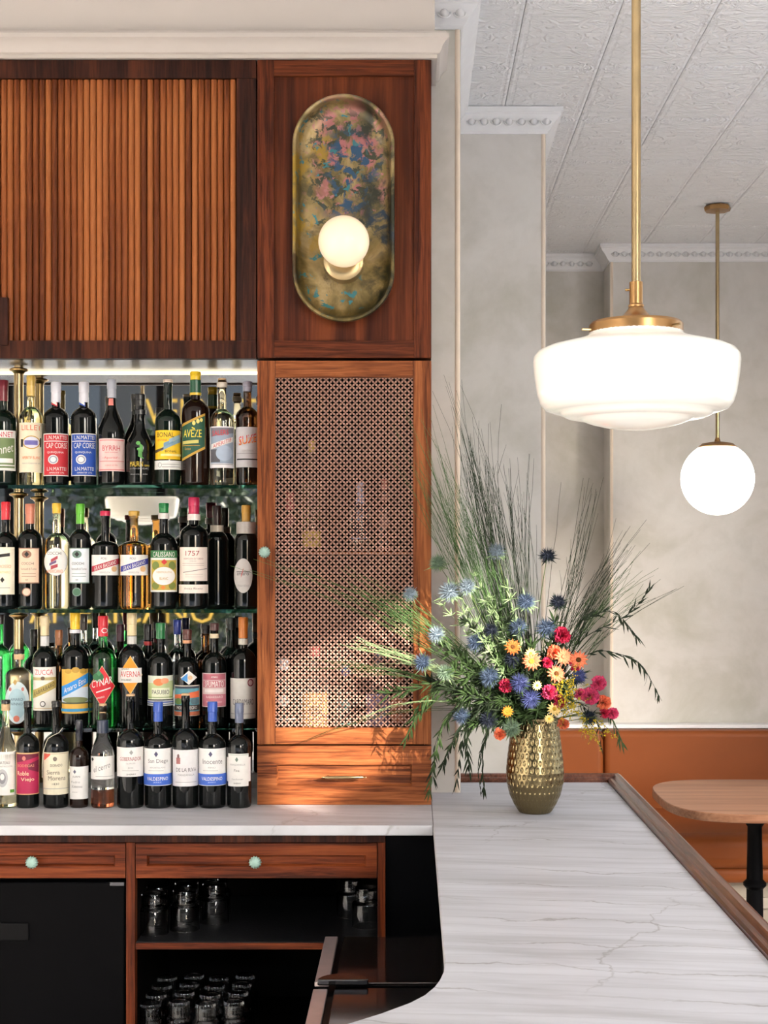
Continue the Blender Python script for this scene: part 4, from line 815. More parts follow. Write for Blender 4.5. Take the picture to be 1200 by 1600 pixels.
bottle('black bottle with cream label and string tied around its neck', 4, 87.5, 39, 1096, 'sherry', G_DARK, ((18, 18, 20), 1104),
       [('R', 68.5, 106.5, 1176, 1242, (222, 214, 190)), ('r', 70, 105, 1177.6, 1178.4, (170, 150, 120)), ('p', 70, 79, 1178, 1189, 1178, 1180, (205, 90, 75)), ('e', 86, 1186, 3, 3.5, (120, 110, 100)), ('t', 'DORADO', 88, 1196, 18, 4, (80, 75, 65)), ('t', 'Sierra', 83, 1207, 20, 7, (120, 110, 100)), ('t', 'Morena', 89, 1216, 27, 7, (120, 110, 100)), ('t', '1830', 87, 1225, 10, 3, BLK), ('r', 70, 105, 1232, 1232.8, GRY)])
bottle('small dark half bottle with plain white label', 4, 123.5, 29, 1126, 'sherry', G_DKBRN, ((30, 32, 42), 1157),
       [('R', 109.5, 137.5, 1198, 1249, (226, 224, 222)), ('d', 117, 1206, 2.2, 3.5, (90, 90, 110)), ('t', 'JUAN', 119, 1214, 12, 3.8, (90, 88, 90)), ('t', 'Pedro', 118, 1222, 14, 3.5, GRY), ('t', 'Ximenez', 120, 1229, 17, 4.2, (120, 118, 120)), ('t', 'JEREZ', 117, 1238, 9, 2, GRY), ('E', 132, 1148, 3.5, 4.5, (150, 165, 110))])
bottle('half-full clear bottle of red amber liquor with cork and script label', 4, 160.5, 36, 1101, 'slope', G_CLEAR, ((200, 170, 130), 1124, 'cork'),
       [('R', 142.8, 178.3, 1182, 1218, (228, 225, 222)), ('d', 145.5, 1187, 1.8, 3, BLK), ('t', 'el cerro', 159, 1199, 27, 9, (110, 108, 110), -.3), ('r', 150, 175, 1213, 1213.8, GRY)], stop=[((45, 55, 75), 1125, 1145, 1.12)], fill=(1232, G_ROSE))
bottle('dark bottle with bare cork and white label with red capitals', 4, 204, 42, 1086, 'sherry', G_DARK, ((210, 170, 120), 1101, 'cork'),
       [('R', 183.5, 223.5, 1168, 1214, (228, 226, 224)), ('d', 205, 1176, 3, 4, GRY), ('t', 'GOBERNADOR', 204, 1186, 35, 6, (160, 80, 85)), ('t', 'OLOROSO', 204, 1193, 14, 2.6, GRY), ('t', 'Jerez', 204, 1200, 8, 3, GRY), ('r', 192, 216, 1204, 1204.7, GRY), ('t', 'SHERRY', 205, 1210, 14, 2.4, BLK)])
def valde(cx, name, lab, orn):
    bottle(lab, 4, cx, 41.5, 1097, 'sherry', G_DARK, ((50, 85, 175), 1127),
           [('R', cx - 6.5, cx + 6.5, 1108, 1111.5, WHT), ('t', 'V', cx - 1, 1121, 5, 6, WHT), ('R', cx - 21, cx + 21, 1170, 1228, (230, 229, 228)), ('d', cx - 3, 1178.5, 3, 4.5, (80, 80, 110)), ('t', name, cx, 1190, 32, 8, (110, 108, 112)), ('t', 'FINO' if orn else 'AMONTILLADO', cx - 1, 1199.5, 11 if orn else 24, 2.2, GRY), ('r', cx - 14, cx + 8, 1204, 1204.7, GRY), ('r', cx - 20.8, cx + 20.8, 1209.5, 1227, (60, 100, 195)), ('t', 'VALDESPINO', cx - 1, 1217, 33, 5.5, WHT), ('t', 'JEREZ', cx - 1, 1222.6, 12, 2, (190, 205, 235))])
valde(247, 'San Diego', 'blue capped dark bottle with blue banded label reading Diego', 0)
bottle('dark bottle with cork and white label with small red bottle emblem', 4, 290, 40, 1085, 'sherry', G_DARK, ((215, 185, 150), 1101, 'cork'),
       [('R', 270.5, 309, 1172, 1229, (222, 220, 222)), ('r', 276, 282, 1184, 1194, (165, 105, 105)), ('e', 279, 1182, 1.8, 3.6, (120, 90, 90)), ('t', 'DE LA RIVA', 291, 1203, 33, 6, (95, 90, 95)), ('t', 'MANZANILLA', 291, 1211, 26, 2.8, GRY), ('r', 275, 306, 1222, 1222.8, GRY)])
valde(332, 'Inocente', 'blue capped dark bottle with blue banded label reading Inocente', 1)
bottle('dark bottle with slate grey capsule and notched white label', 4, 373.8, 38, 1099, 'sherry', G_DARK, ((95, 105, 130), 1129),
       [('R', 357, 388, 1178, 1229, (226, 224, 220)), ('r', 354.8, 391, 1184, 1222, (226, 224, 220)), ('r', 358, 387, 1179.6, 1180.3, (150, 170, 160)), ('d', 370, 1187, 2.5, 4, (110, 130, 120)), ('t', 'MANZANILLA', 371, 1195, 24, 2.8, GRY), ('t', 'Fina', 370, 1204, 8, 4, (90, 88, 90)), ('t', 'Sanlucar', 371, 1217.5, 18, 2.4, GRY), ('t', 'SHERRY', 371, 1224, 11, 2.2, BLK)])
st = thing('twine', 'loose natural string hanging from the cream-labelled counter bottle', 'string', px(87, 1140, 3.97))
MB().tube([px(x, y, Y) - Vector(st.location) for x, y, Y in ((98, 1137, 3.962), (92, 1145, 3.955), (83, 1149, 3.955), (75, 1154, 3.957), (71, 1163, 3.962), (67, 1178, 3.968), (66, 1195, 3.975), (66, 1215, 3.98))], .0009, 6).build('strand', plain('natural_twine', (.62, .56, .46), .9, .1, 200), st)
# --- behind the lattice
inner = [(6, 443, 42, 1030, G_DARK, (200, 200, 210), (235, 235, 240), 1065, 1125, 'bottle with large white label low behind the lattice beside the door knob side'), (6, 492, 44, 1010, G_CLEAR, (200, 90, 90), (225, 170, 110), 1082, 1140, 'bottle with tan label and pink cap behind the lattice'), (6, 540, 44, 1040, G_DARK, (60, 80, 140), (110, 155, 150), 1072, 1132, 'bottle with teal label behind the lower lattice'),
         (6, 590, 40, 1020, G_DARK, (40, 40, 60), (120, 110, 150), 1085, 1135, 'bottle with violet label behind the lower lattice'), (6, 625, 30, 1050, G_DKBRN, (160, 70, 40), (190, 110, 80), 1090, 1130, 'bottle with rust label behind the lattice beside the vase'),
         (5, 453, 34, 770, G_DKBRN, (170, 80, 80), (190, 90, 95), 782, 846, 'bottle with rose label on the shelf inside the lattice cabinet'), (5, 487, 30, 690, G_PALE, (200, 170, 70), (205, 175, 80), 830, 855, 'slim yellow bottle inside the lattice cabinet'), (5, 563, 30, 755, G_CLEAR, (190, 190, 215), (190, 190, 220), 766, 842, 'silvery lilac bottle inside the lattice cabinet'), (5, 601, 30, 750, G_DKBRN, (190, 110, 100), (190, 140, 130), 772, 858, 'bottle with dusty coral label inside the lattice cabinet')]
for row, x, wd, tp, g_, cc, lc, ya, yb, lab in inner:
    bottle(lab, row, x, wd, tp, 'bordeaux', g_, (cc, tp + 16), [('R', x - wd * .46, x + wd * .46, ya, yb, lc), ('e', x, (ya + yb) / 2, wd * .2, (yb - ya) * .15, tuple(int(v * .6) for v in lc))], 4.16)
# ---------------------------------------------------------------- tumblers
GL = glass('tumbler_glass', (.97, .98, .98))
def tumbler_mesh(R, H, step, ribs=0):
    o = [(R, 0), (R, H * .58), (R * .95, H * .62), (R * step, H * .66), (R * step, H * .97), (R * step * .95, H)]
    i = [(R * step * .9, H * .93), (R * step - .003, H * .90), (R * step - .003, H * .62), (R - .003, H * .57), (R - .0025, 0)]
    pr = o + [(.0001, H), (.0001, H * .93)][:0]
    mb = MB(); prof = [(R - .0025, 0.0)] + o + [(.0001, H)]
    inn = [(R - .0025, 0.0), (R - .0028, H * .57), (R * step - .003, H * .63), (R * step - .003, H * .88), (R * step * .8, H * .92), (.0001, H * .92)]
    rf = (lambda r, z, a: r * (1 + .02 * math.cos(a * ribs)) if r > R * .4 else r) if ribs else None
    n = ribs * 3 if ribs else 36
    mb.lathe(prof, n, cap=False, radf=rf); mb.lathe(list(reversed(inn)), n, cap=False)
    return mb.mesh('tumbler', True, 40)
ta = tumbler_mesh(.0395, .106, .80); tb = tumbler_mesh(.034, .118, .80, 24)
ta.materials.append(GL); tb.materials.append(GL)
def tumb(me, x, y, z, lab, grp): 
    o = bpy.data.objects.new('tumbler', me); col.objects.link(o); o.location = (x, y, z); tag(o, lab, 'glass', grp); return o
g1 = 'stacking tumblers on the upper glass shelf'; g2 = 'ribbed tumblers on the lower glass shelf'
for (x, y, lab) in ((240, 3.86, 'upturned tumbler nearest the post on the upper glass shelf'), (289, 3.90, 'second upturned tumbler from the fridge on the upper glass shelf'), (246, 3.95, 'upturned tumbler behind the one nearest the fridge'), (292, 3.99, 'upturned tumbler at the back beside the shelf divider'), (335, 3.98, 'dim upturned tumbler third from the fridge'), (338, 4.08, 'dim upturned tumbler in the back corner of the upper shelf'), (549, 4.05, 'dim upturned tumbler beyond the ice well at the cabinet end'), (573, 3.93, 'upturned tumbler beside the end stile above the ice well')):
    tumb(ta, X_(x, y), y, SH1 + .0005, lab, g1)
cols = ('closest to the fridge', 'second from the fridge', 'third from the fridge', 'fourth from the fridge'); rows_ = ('front', 'second', 'third', 'rear')
for i, x in enumerate((235, 278, 319, 358)):
    for j in range(4):
        y = 3.84 + .082 * j + (.02 if i % 2 else 0)
        tumb(tb, X_(235, 3.84) + i * .072 + j * .001, y, SH2, 'ribbed upturned tumbler, %s row, %s' % (rows_[j], cols[i]), g2)
# ---------------------------------------------------------------- vase and flowers
VYY = 3.93; vp = px(836, 1268, VYY); vp.z = CT + .0005
tv = thing('vase', 'tall hammered brass vase full of wild flowers on the marble bar', 'vase', vp)
s = VYY / F
vpr = [(24, 1271), (26, 1269), (33, 1258), (40, 1243), (44.5, 1224), (45.3, 1207), (44, 1190), (41.5, 1170), (39, 1150), (36.5, 1132), (35, 1124)]
def vr(y):
    for (r0, y0), (r1, y1) in zip(vpr[:-1], vpr[1:]):
        if y1 <= y <= y0: return r1 + (r0 - r1) * (y - y1) / (y0 - y1)
    return 35
ys = [1271 - k * (147 / 150) for k in range(151)]
zb_ = Z_(1271, VYY)
def dimp(r, z, a):
    if r < .03: return r
    row = z / .0185; k = int(row); u = row - k; n = 34
    th = (a * n / (2 * math.pi) + (.5 if k % 2 else 0)) % 1
    d = min(1, 2.2 * max(0, 1 - ((th - .5) / .24) ** 2 - ((u - .5) / .40) ** 2))
    return r - .0019 * d
mb = MB(); mb.lathe([(.0001, 0)] + [(vr(y) * s, (1271 - y) * s) for y in ys], 352, cap=False, radf=dimp)
mb.build('vase_body', plain('hammered_brass', (.25, .195, .10), .22, .1, 8, metal=1), tv, angle=80)
MB().lathe([(33 * s, 147 * s), (34 * s, 148.5 * s), (36 * s, 148.5 * s), (36.5 * s, 146 * s)], 64, cap=False).build('rim', BRASS, tv)
MB().lathe([(33 * s, 147 * s), (36 * s, 120 * s), (42 * s, 60 * s)], 48, cap=False).build('inner_wall', BRASSD, tv)
MZ = vp.z + 147 * s; MOUTH = Vector((vp.x, vp.y, MZ))
def leafmat(name, rgb, rough=.5, var=.25):
    m, t, p = newmat(name); setp(p, rough, spec=.18)
    n = noise(t, coords(t, (1, 1, 1)), 120, 3); oi = t.nodes.new('ShaderNodeObjectInfo')
    c = s2l(rgb); f = math_(t, 'ADD', n.outputs[0], math_(t, 'MULTIPLY', math_(t, 'SUBTRACT', oi.outputs['Random'], .5), .3))
    t.links.new(ramp(t, f, [(.25, tuple(v * (1 - var * 1.6) for v in c)), (.75, tuple(min(1, v * (1 + var)) for v in c))]), p.inputs['Base Color'])
    return m
L_DARK = leafmat('dark_leaf', (34, 46, 28)); L_MID = leafmat('mid_leaf', (56, 76, 42)); L_PALE = leafmat('pale_bract_sunlit_leaf', (134, 158, 112)); L_BROOM = leafmat('broom_twig', (76, 106, 60)); L_BROOMD = leafmat('broom_twig_dark', (42, 56, 36)); L_STEM = leafmat('flower_stem', (96, 110, 66))
T_BLUE = leafmat('thistle_blue', (84, 100, 124)); T_PALE = leafmat('thistle_sunlit_pale', (142, 158, 170)); T_NAVY = leafmat('thistle_navy', (46, 52, 66)); T_GREEN = leafmat('thistle_green', (128, 152, 128)); T_VIO = leafmat('thistle_violet', (82, 90, 140))  # the pale heads have sunlight put into their colour
F_PINK = leafmat('carnation_pink', (226, 84, 128), .6, .3); F_CORAL = leafmat('gerbera_coral', (236, 128, 92), .6, .25); F_ROSE = leafmat('carnation_rose', (198, 48, 82), .6, .35); F_YEL = leafmat('daisy_cream', (246, 214, 140), .6, .12); F_AMB = leafmat('daisy_amber', (196, 126, 44), .6, .15); F_RUST = leafmat('daisy_rust', (188, 98, 44), .6, .2); F_GOLD = leafmat('goldenrod', (182, 160, 38), .6, .15); F_DISC = leafmat('flower_disc', (92, 58, 24), .8); F_DISCY = leafmat('flower_disc_yellow', (214, 176, 60), .8)
def depth(x, y, j=0): return VYY - .115 * math.sqrt(max(0, 1 - ((x - 832) / 205) ** 2 - ((y - 1040) / 190) ** 2)) + j
def mouth_pt(): 
    a = random.uniform(0, 6.28); r = random.uniform(0, .038); return MOUTH + Vector((r * math.cos(a), r * math.sin(a), -.03))
def bez(a, b, c, n): return [a * (1 - t) ** 2 + b * 2 * t * (1 - t) + c * t * t for t in [k / n for k in range(n + 1)]]
def stem_to(root, tip, name='stem', m=None, r=.0013, bow=None):
    a = mouth_pt(); b = Vector(tip); c = a.lerp(b, .5) + (bow or Vector((0, 0, .03)))
    return MB().tube([p - Vector(root.location) for p in bez(a, c, b, 8)], lambda u: r * (1 - .35 * u), 5).build(name, m or L_STEM, root)
def leaf(mb, p, d, nrm, L, W, curl=.15):
    d = Vector(d).normalized(); sd = d.cross(Vector(nrm)); sd = sd.normalized() if sd.length > 1e-3 else Vector((1, 0, 0)); up = sd.cross(d)
    vs = []; prof = [(.0, .12), (.3, .9), (.6, .8), (1, .02)]
    for u, wv in prof:
        q = p + d * L * u - up * (curl * L * u * u); vs += [q - sd * W * wv * .5, q + up * W * .12, q + sd * W * wv * .5]
    fs = []
    for k in range(3): fs += [(k*3, k*3+1, k*3+4, k*3+3), (k*3+1, k*3+2, k*3+5, k*3+4)]
    mb.add(vs, fs)
def rnd_dir(): 
    while True:
        v = Vector((random.uniform(-1, 1), random.uniform(-1, 1), random.uniform(-1, 1)))
        if .05 < v.length < 1: return v.normalized()
# thistles
def thistle_head(nsp, r0, r1):
    mb = MB(); mb.lathe([(.0001, -r0), (r0 * .75, -r0 * .6), (r0, 0), (r0 * .8, r0 * .7), (.0001, r0 * 1.15)], 10)
    for k in range(nsp):
        zz = 1 - 1.75 * (k + .5) / nsp; a = k * 2.39996; q = math.sqrt(1 - zz * zz); d = Vector((q * math.cos(a), q * math.sin(a), zz)); d = (d + rnd_dir() * .12).normalized()
        b = d * r0 * .9; t_ = d * r1 * random.uniform(.85, 1.12); e1 = d.orthogonal().normalized() * .0011; e2 = d.cross(e1)
        mb.add([b + e1, b - e1 * .5 + e2 * .87, b - e1 * .5 - e2 * .87, t_], [(0, 1, 3), (1, 2, 3), (2, 0, 3)])
    return mb.mesh('flower_head', False)
def thistle_bracts(n, L):
    mb = MB()
    for k in range(n):
        a = 6.283 * k / n + random.uniform(-.2, .2); d = Vector((math.cos(a), math.sin(a), random.uniform(-.35, .55)))
        leaf(mb, Vector((0, 0, -.008)), d, (0, 0, 1), L * random.uniform(.7, 1.15), .0052, random.uniform(-.2, .3))
        for s_ in (-1, 1):
            e = d.cross(Vector((0, 0, 1))).normalized() * s_
            leaf(mb, Vector((0, 0, -.008)) + d.normalized() * L * .35, d.normalized() + e * .9, (0, 0, 1), L * .35, .003, 0)
    return mb.mesh('bracts', False)
HEADS = {m.name: [] for m in (T_BLUE, T_PALE, T_NAVY, T_GREEN, T_VIO)}
BR = {}
for m in (L_PALE, L_MID, L_DARK):
    BR[m.name] = [thistle_bracts(10, .037), thistle_bracts(13, .032)]
    for q in BR[m.name]: q.materials.append(m)
for m in (T_BLUE, T_PALE, T_NAVY, T_GREEN, T_VIO):
    for k in range(2):
        q = thistle_head(230, .0115, .0265); q.materials.append(m); HEADS[m.name].append(q)
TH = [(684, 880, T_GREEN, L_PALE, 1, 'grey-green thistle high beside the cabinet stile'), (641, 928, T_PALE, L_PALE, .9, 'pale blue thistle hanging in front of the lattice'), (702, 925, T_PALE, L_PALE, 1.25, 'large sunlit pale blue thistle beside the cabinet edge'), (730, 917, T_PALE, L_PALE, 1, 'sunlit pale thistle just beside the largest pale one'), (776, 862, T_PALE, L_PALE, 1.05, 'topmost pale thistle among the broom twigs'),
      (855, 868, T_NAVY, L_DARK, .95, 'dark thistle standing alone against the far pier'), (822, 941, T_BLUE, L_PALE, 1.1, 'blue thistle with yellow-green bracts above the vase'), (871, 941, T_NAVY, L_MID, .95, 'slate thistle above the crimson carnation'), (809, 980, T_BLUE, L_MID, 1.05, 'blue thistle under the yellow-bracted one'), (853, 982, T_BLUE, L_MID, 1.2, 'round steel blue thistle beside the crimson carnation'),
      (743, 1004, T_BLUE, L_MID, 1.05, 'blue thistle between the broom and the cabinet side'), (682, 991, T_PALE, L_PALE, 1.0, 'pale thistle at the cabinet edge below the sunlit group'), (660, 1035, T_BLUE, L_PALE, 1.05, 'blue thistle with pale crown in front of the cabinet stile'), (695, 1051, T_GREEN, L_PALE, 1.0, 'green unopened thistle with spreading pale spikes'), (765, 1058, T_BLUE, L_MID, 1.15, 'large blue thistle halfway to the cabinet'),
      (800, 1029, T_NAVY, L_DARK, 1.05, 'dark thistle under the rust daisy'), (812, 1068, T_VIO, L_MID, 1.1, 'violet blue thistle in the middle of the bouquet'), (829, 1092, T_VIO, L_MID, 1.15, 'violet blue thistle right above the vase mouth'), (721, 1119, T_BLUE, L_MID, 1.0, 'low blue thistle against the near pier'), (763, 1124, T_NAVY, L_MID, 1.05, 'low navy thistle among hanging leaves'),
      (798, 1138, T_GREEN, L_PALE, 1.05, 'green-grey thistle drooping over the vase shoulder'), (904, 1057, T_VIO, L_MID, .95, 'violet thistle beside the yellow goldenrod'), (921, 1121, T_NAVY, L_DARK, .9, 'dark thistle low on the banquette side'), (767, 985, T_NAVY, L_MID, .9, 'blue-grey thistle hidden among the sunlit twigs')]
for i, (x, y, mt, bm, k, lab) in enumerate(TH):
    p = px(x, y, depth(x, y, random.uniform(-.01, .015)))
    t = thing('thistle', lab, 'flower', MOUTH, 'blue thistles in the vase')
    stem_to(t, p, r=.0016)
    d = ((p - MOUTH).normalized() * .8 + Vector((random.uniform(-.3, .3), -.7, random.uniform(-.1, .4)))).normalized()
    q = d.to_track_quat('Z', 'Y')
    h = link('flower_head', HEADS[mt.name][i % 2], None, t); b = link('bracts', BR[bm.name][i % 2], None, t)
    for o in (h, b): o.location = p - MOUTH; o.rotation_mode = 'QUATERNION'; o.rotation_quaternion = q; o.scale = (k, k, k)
# daisies / gerberas
def petals(n, L, W, lift, mat):
    mb = MB()
    for ring_, (ln, lf) in enumerate(((L, lift), (L * .78, lift + .35))):
        for k in range(n):
            a = 6.283 * (k + .5 * ring_) / n + random.uniform(-.08, .08); d = Vector((math.cos(a), math.sin(a), lf))
            leaf(mb, Vector((math.cos(a), math.sin(a), 0)) * L * .12, d, (0, 0, 1), ln, W, random.uniform(.1, .3))
    me = mb.mesh('petals', False); me.materials.append(mat); return me
def disc(m, r): 
    me = MB().lathe([(r, -.002), (r, .002), (r * .7, .005), (r * .3, .0045), (.0001, .0035)], 14).mesh('flower_disc'); me.materials.append(m); return me
DS = [(831, 1033, F_CORAL, F_DISCY, 1.15, 'peach daisy with yellow heart in the middle of the bouquet'), (880, 1026, F_CORAL, F_CORAL, 1.1, 'coral gerbera between the two open peach ones'), (904, 1031, F_CORAL, F_DISC, 1.15, 'open peach gerbera with dark heart facing the banquette side'), (869, 1053, F_CORAL, F_DISC, 1.15, 'orange-peach gerbera with dark ring just over the goldenrod'),
      (801, 1011, F_RUST, F_DISC, 1.0, 'rust brown daisy above the dark thistle'), (793, 1112, F_AMB, F_AMB, .72, 'amber yellow daisy beside the vase neck'), (866, 1108, F_YEL, F_DISCY, .9, 'cream daisy over the vase rim'), (858, 1123, F_YEL, F_DISCY, .62, 'small cream daisy touching the vase rim'), (839, 1071, F_YEL, F_DISCY, .62, 'cream daisy half closed between violet thistles'), (829, 1021, F_YEL, F_DISCY, .68, 'pale yellow daisy behind the peach one')]
PM = {}
for i, (x, y, mt, dm, k, lab) in enumerate(DS):
    p = px(x, y, depth(x, y, -.012)); t = thing('daisy', lab, 'flower', MOUTH, 'daisies and gerberas in the vase'); stem_to(t, p)
    if mt.name not in PM: PM[mt.name] = petals(13, .0205, .0075, .25, mt)
    if dm.name + 'd' not in PM: PM[dm.name + 'd'] = disc(dm, .0062)
    q = Vector((random.uniform(-.35, .35), -1, random.uniform(-.1, .4))).normalized().to_track_quat('Z', 'Y')
    for me, nm in ((PM[mt.name], 'petals'), (PM[dm.name + 'd'], 'flower_disc')):
        o = link(nm, me, None, t); o.location = p - MOUTH; o.rotation_mode = 'QUATERNION'; o.rotation_quaternion = q; o.scale = (k, k, k)
# carnations
def carnation(mat):
    mb = MB()
    for k in range(30):
        z = 1 - 1.15 * (k + .5) / 30; a = k * 2.39996; q = math.sqrt(max(0, 1 - z * z)); d = (Vector((q * math.cos(a), q * math.sin(a), z)) + rnd_dir() * .25).normalized()
        e = d.orthogonal().normalized(); e = (Quaternion(d, random.uniform(0, 6.28)) @ e); u2 = d.cross(e)
        L = .0195 * random.uniform(.8, 1.1); W = .0115; vs = [d * .002]; n = 7
        for j in range(n):
            v = -1 + 2 * j / (n - 1); vs.append(d * L * (1 - .22 * v * v + (.08 if j % 2 else -.04)) + e * W * v + u2 * .0035 * math.sin(j * 2.3))
        mb.add(vs, [(0, j + 1, j + 2) for j in range(n - 1)])
    me = mb.mesh('petals', False); me.materials.append(mat); return me
cal = MB().lathe([(.0015, -.026), (.0045, -.021), (.006, -.012), (.0065, -.004), (.003, .001)], 10).mesh('calyx'); cal.materials.append(L_MID)
CR = {m.name: carnation(m) for m in (F_PINK, F_ROSE, F_CORAL)}
CS = [(878, 993, F_ROSE, 1.15, 'crimson carnation at the top of the pink group'), (866, 1020, F_CORAL, 1.0, 'salmon carnation tucked behind the gerberas'), (855, 1036, F_ROSE, .75, 'small crimson carnation bud beside the peach daisy'), (858, 1082, F_PINK, 1.05, 'pink carnation under the orange-peach gerbera'), (873, 1096, F_ROSE, 1.0, 'deep pink carnation over the vase rim'), (935, 1068, F_PINK, 1.05, 'bright pink carnation highest on the banquette side'),
      (922, 1088, F_PINK, 1.2, 'largest bright pink carnation beside the goldenrod'), (943, 1098, F_CORAL, 1.0, 'soft pink carnation below the brightest one'), (957, 1115, F_PINK, .8, 'pink carnation bud farthest out over the banquette'), (944, 1114, F_ROSE, .75, 'crimson carnation bud next to the outermost one'), (790, 1072, F_ROSE, .95, 'crimson carnation between the blue thistles'), (781, 1147, F_CORAL, .85, 'coral carnation drooping beside the vase shoulder'), (880, 1131, F_CORAL, .8, 'coral carnation just beside the vase mouth'), (898, 1040, F_ROSE, .8, 'crimson carnation under the peach gerbera'), (907, 1085, F_PINK, .8, 'pink carnation half hidden in the goldenrod')]
for i, (x, y, mt, k, lab) in enumerate(CS):
    p = px(x, y, depth(x, y, 0)); t = thing('carnation', lab, 'flower', MOUTH, 'carnations in the vase'); stem_to(t, p)
    d = ((p - MOUTH).normalized() * .7 + Vector((random.uniform(-.3, .3), -.8, .2))).normalized()
    q = d.to_track_quat('Z', 'Y')
    for me, nm in ((CR[mt.name], 'petals'), (cal, 'calyx')):
        o = link(nm, me, None, t); o.location = p - MOUTH; o.rotation_mode = 'QUATERNION'; o.rotation_quaternion = q; o.scale = (k, k, k)
# broom sprays: (control px, tip px, strands, spread px, material, label)
BS = [((775, 880), (716, 600), 22, 22, L_BROOMD, 'tallest dark broom spray rising along the near pier'), ((765, 880), (742, 655), 18, 22, L_BROOMD, 'dark upright broom spray above the bouquet'), ((735, 900), (668, 650), 20, 26, L_BROOM, 'green broom spray leaning over the cabinet stile'), ((745, 910), (640, 690), 18, 26, L_BROOM, 'green broom spray crossing the copper lattice'), ((770, 900), (720, 760), 20, 24, L_BROOM, 'sunlit pale broom spray behind the thistles'),
      ((800, 900), (790, 720), 14, 18, L_BROOMD, 'short dark broom spray in front of the near pier corner'), ((815, 930), (830, 705), 6, 8, L_BROOMD, 'thin forked twig beside the far pier'), ((840, 930), (852, 760), 6, 20, L_BROOMD, 'sparse thin twigs along the far pier bead'), ((890, 950), (935, 745), 12, 14, L_BROOMD, 'slim broom spray under the milk glass pendant'), ((890, 980), (985, 830), 20, 22, L_BROOMD, 'bushy broom spray spreading over the recess'),
      ((890, 1000), (1005, 890), 16, 26, L_BROOM, 'olive broom spray leaning toward the back wall'), ((910, 990), (1085, 908), 5, 12, L_BROOMD, 'long thin twigs reaching out over the back wall'), ((715, 1000), (540, 905), 18, 18, L_BROOM, 'thick green broom spray pointing at the lattice'), ((690, 985), (400, 875), 6, 14, L_BROOM, 'long thin broom twigs reaching across the lattice to the door knob'), ((640, 960), (300, 850), 5, 14, L_BROOM, 'longest fine twigs sweeping in front of the bottles'),
      ((700, 1035), (520, 1000), 10, 8, L_PALE, 'pale broom spray lying low across the lattice'), ((690, 1050), (470, 1040), 8, 8, L_MID, 'yellow-green grass blades low across the lattice'), ((690, 1065), (465, 1160), 3, 6, L_MID, 'single bent grass stalk crossing the cabinet drawer'), ((680, 1060), (562, 1125), 3, 4, L_PALE, 'white curved stalk drooping before the lattice')]
for cx_, tx, n, sp, mt, lab in BS:
    t = thing('broom_spray', lab, 'branch', MOUTH, 'broom sprays in the vase'); mb = MB()
    for k in range(int(n * 1.45) if n > 6 else n):
        a = mouth_pt(); j = lambda q: random.gauss(0, q * .55); u = random.uniform(.5, 1.06) if n > 4 else random.uniform(.93, 1.03)
        yy = VYY + random.uniform(-.03, .055) if tx[0] > 690 else 3.93 + random.uniform(-.05, .035)
        c = px(cx_[0] + j(sp * 1.7), cx_[1] + j(sp * 1.6), yy - .03); e0 = px(tx[0] + j(sp * 1.4), tx[1] + j(sp * 1.3), yy); e = c.lerp(e0, u) if u < 1 else e0
        pts = bez(a, c, e, 9)
        for q in range(3, 10): pts[q] += rnd_dir() * .0022
        mb.tube([p - MOUTH for p in pts], lambda v: .00105 * (1 - .62 * v), 4)
        for _ in range(2 if n > 6 else 0):
            i0 = random.randint(4, 7); b0 = pts[i0]; d = (pts[i0 + 1] - pts[i0]).normalized() + rnd_dir() * .28; L = random.uniform(.04, .10)
            mb.tube([b0 - MOUTH, b0 + d * L * .5 - MOUTH, b0 + d * L + rnd_dir() * .004 - MOUTH], lambda v: .0007 * (1 - .6 * v), 3)
    mb.build('twigs', mt, t)
# leafy branches
def leafy(lab, pts_px, nl, L, W, mt, spread=.8, droop=0, both=True, yoff=0):
    t = thing('leafy_branch', lab, 'branch', MOUTH, 'leafy branches in the vase')
    P = [mouth_pt()] + [px(x, y, min(depth(x, y, random.uniform(-.02, .03)) + yoff, 3.99 if x < 690 else 9)) for x, y in pts_px]
    fine_ = []
    for i in range(len(P) - 1):
        for k in range(6): fine_.append(P[i].lerp(P[i + 1], k / 6))
    fine_.append(P[-1])
    for _ in range(3): fine_ = [fine_[0]] + [(fine_[i-1] + fine_[i] * 2 + fine_[i+1]) / 4 for i in range(1, len(fine_) - 1)] + [fine_[-1]]
    MB().tube([p - MOUTH for p in fine_], lambda u: .0014 * (1 - .7 * u), 5).build('stem', mt, t)
    mb = MB(); N = len(fine_)
    for k in range(nl):
        u = .35 + .65 * (k + random.random()) / nl; i = min(N - 2, int(u * (N - 1))); p = fine_[i]; d = (fine_[i + 1] - fine_[i]).normalized()
        dd = d + rnd_dir() * spread + Vector((0, 0, -droop)); leaf(mb, p - MOUTH, dd, Vector((0, -1, .4)) + rnd_dir() * .5, L * random.uniform(.6, 1.2), W * random.uniform(.7, 1.2), random.uniform(-.05, .35))
    mb.build('leaves', mt, t, smooth=False)
leafy('dark willow branch hanging past the near pier corner', [(760, 1080), (725, 1140), (712, 1230)], 34, .046, .0058, L_DARK, .5, .5)
leafy('dark willow branch hanging beside the vase', [(775, 1100), (752, 1170), (757, 1240)], 26, .046, .0056, L_DARK, .4, .6)
leafy('willow branch drooping in front of the cabinet drawer', [(740, 1070), (690, 1130), (668, 1252)], 40, .046, .0056, L_MID, .6, .5)
leafy('dark willow branch reaching low along the pier', [(750, 1090), (710, 1150), (690, 1200)], 34, .044, .0056, L_DARK, .7, .4)
leafy('dark willow spray trailing from the low blue thistle', [(760, 1100), (728, 1150), (735, 1215)], 30, .044, .0056, L_DARK, .6, .5)
leafy('thin willow twig in front of the cabinet foot', [(735, 1080), (680, 1150), (676, 1225)], 26, .042, .005, L_DARK, .6, .4)
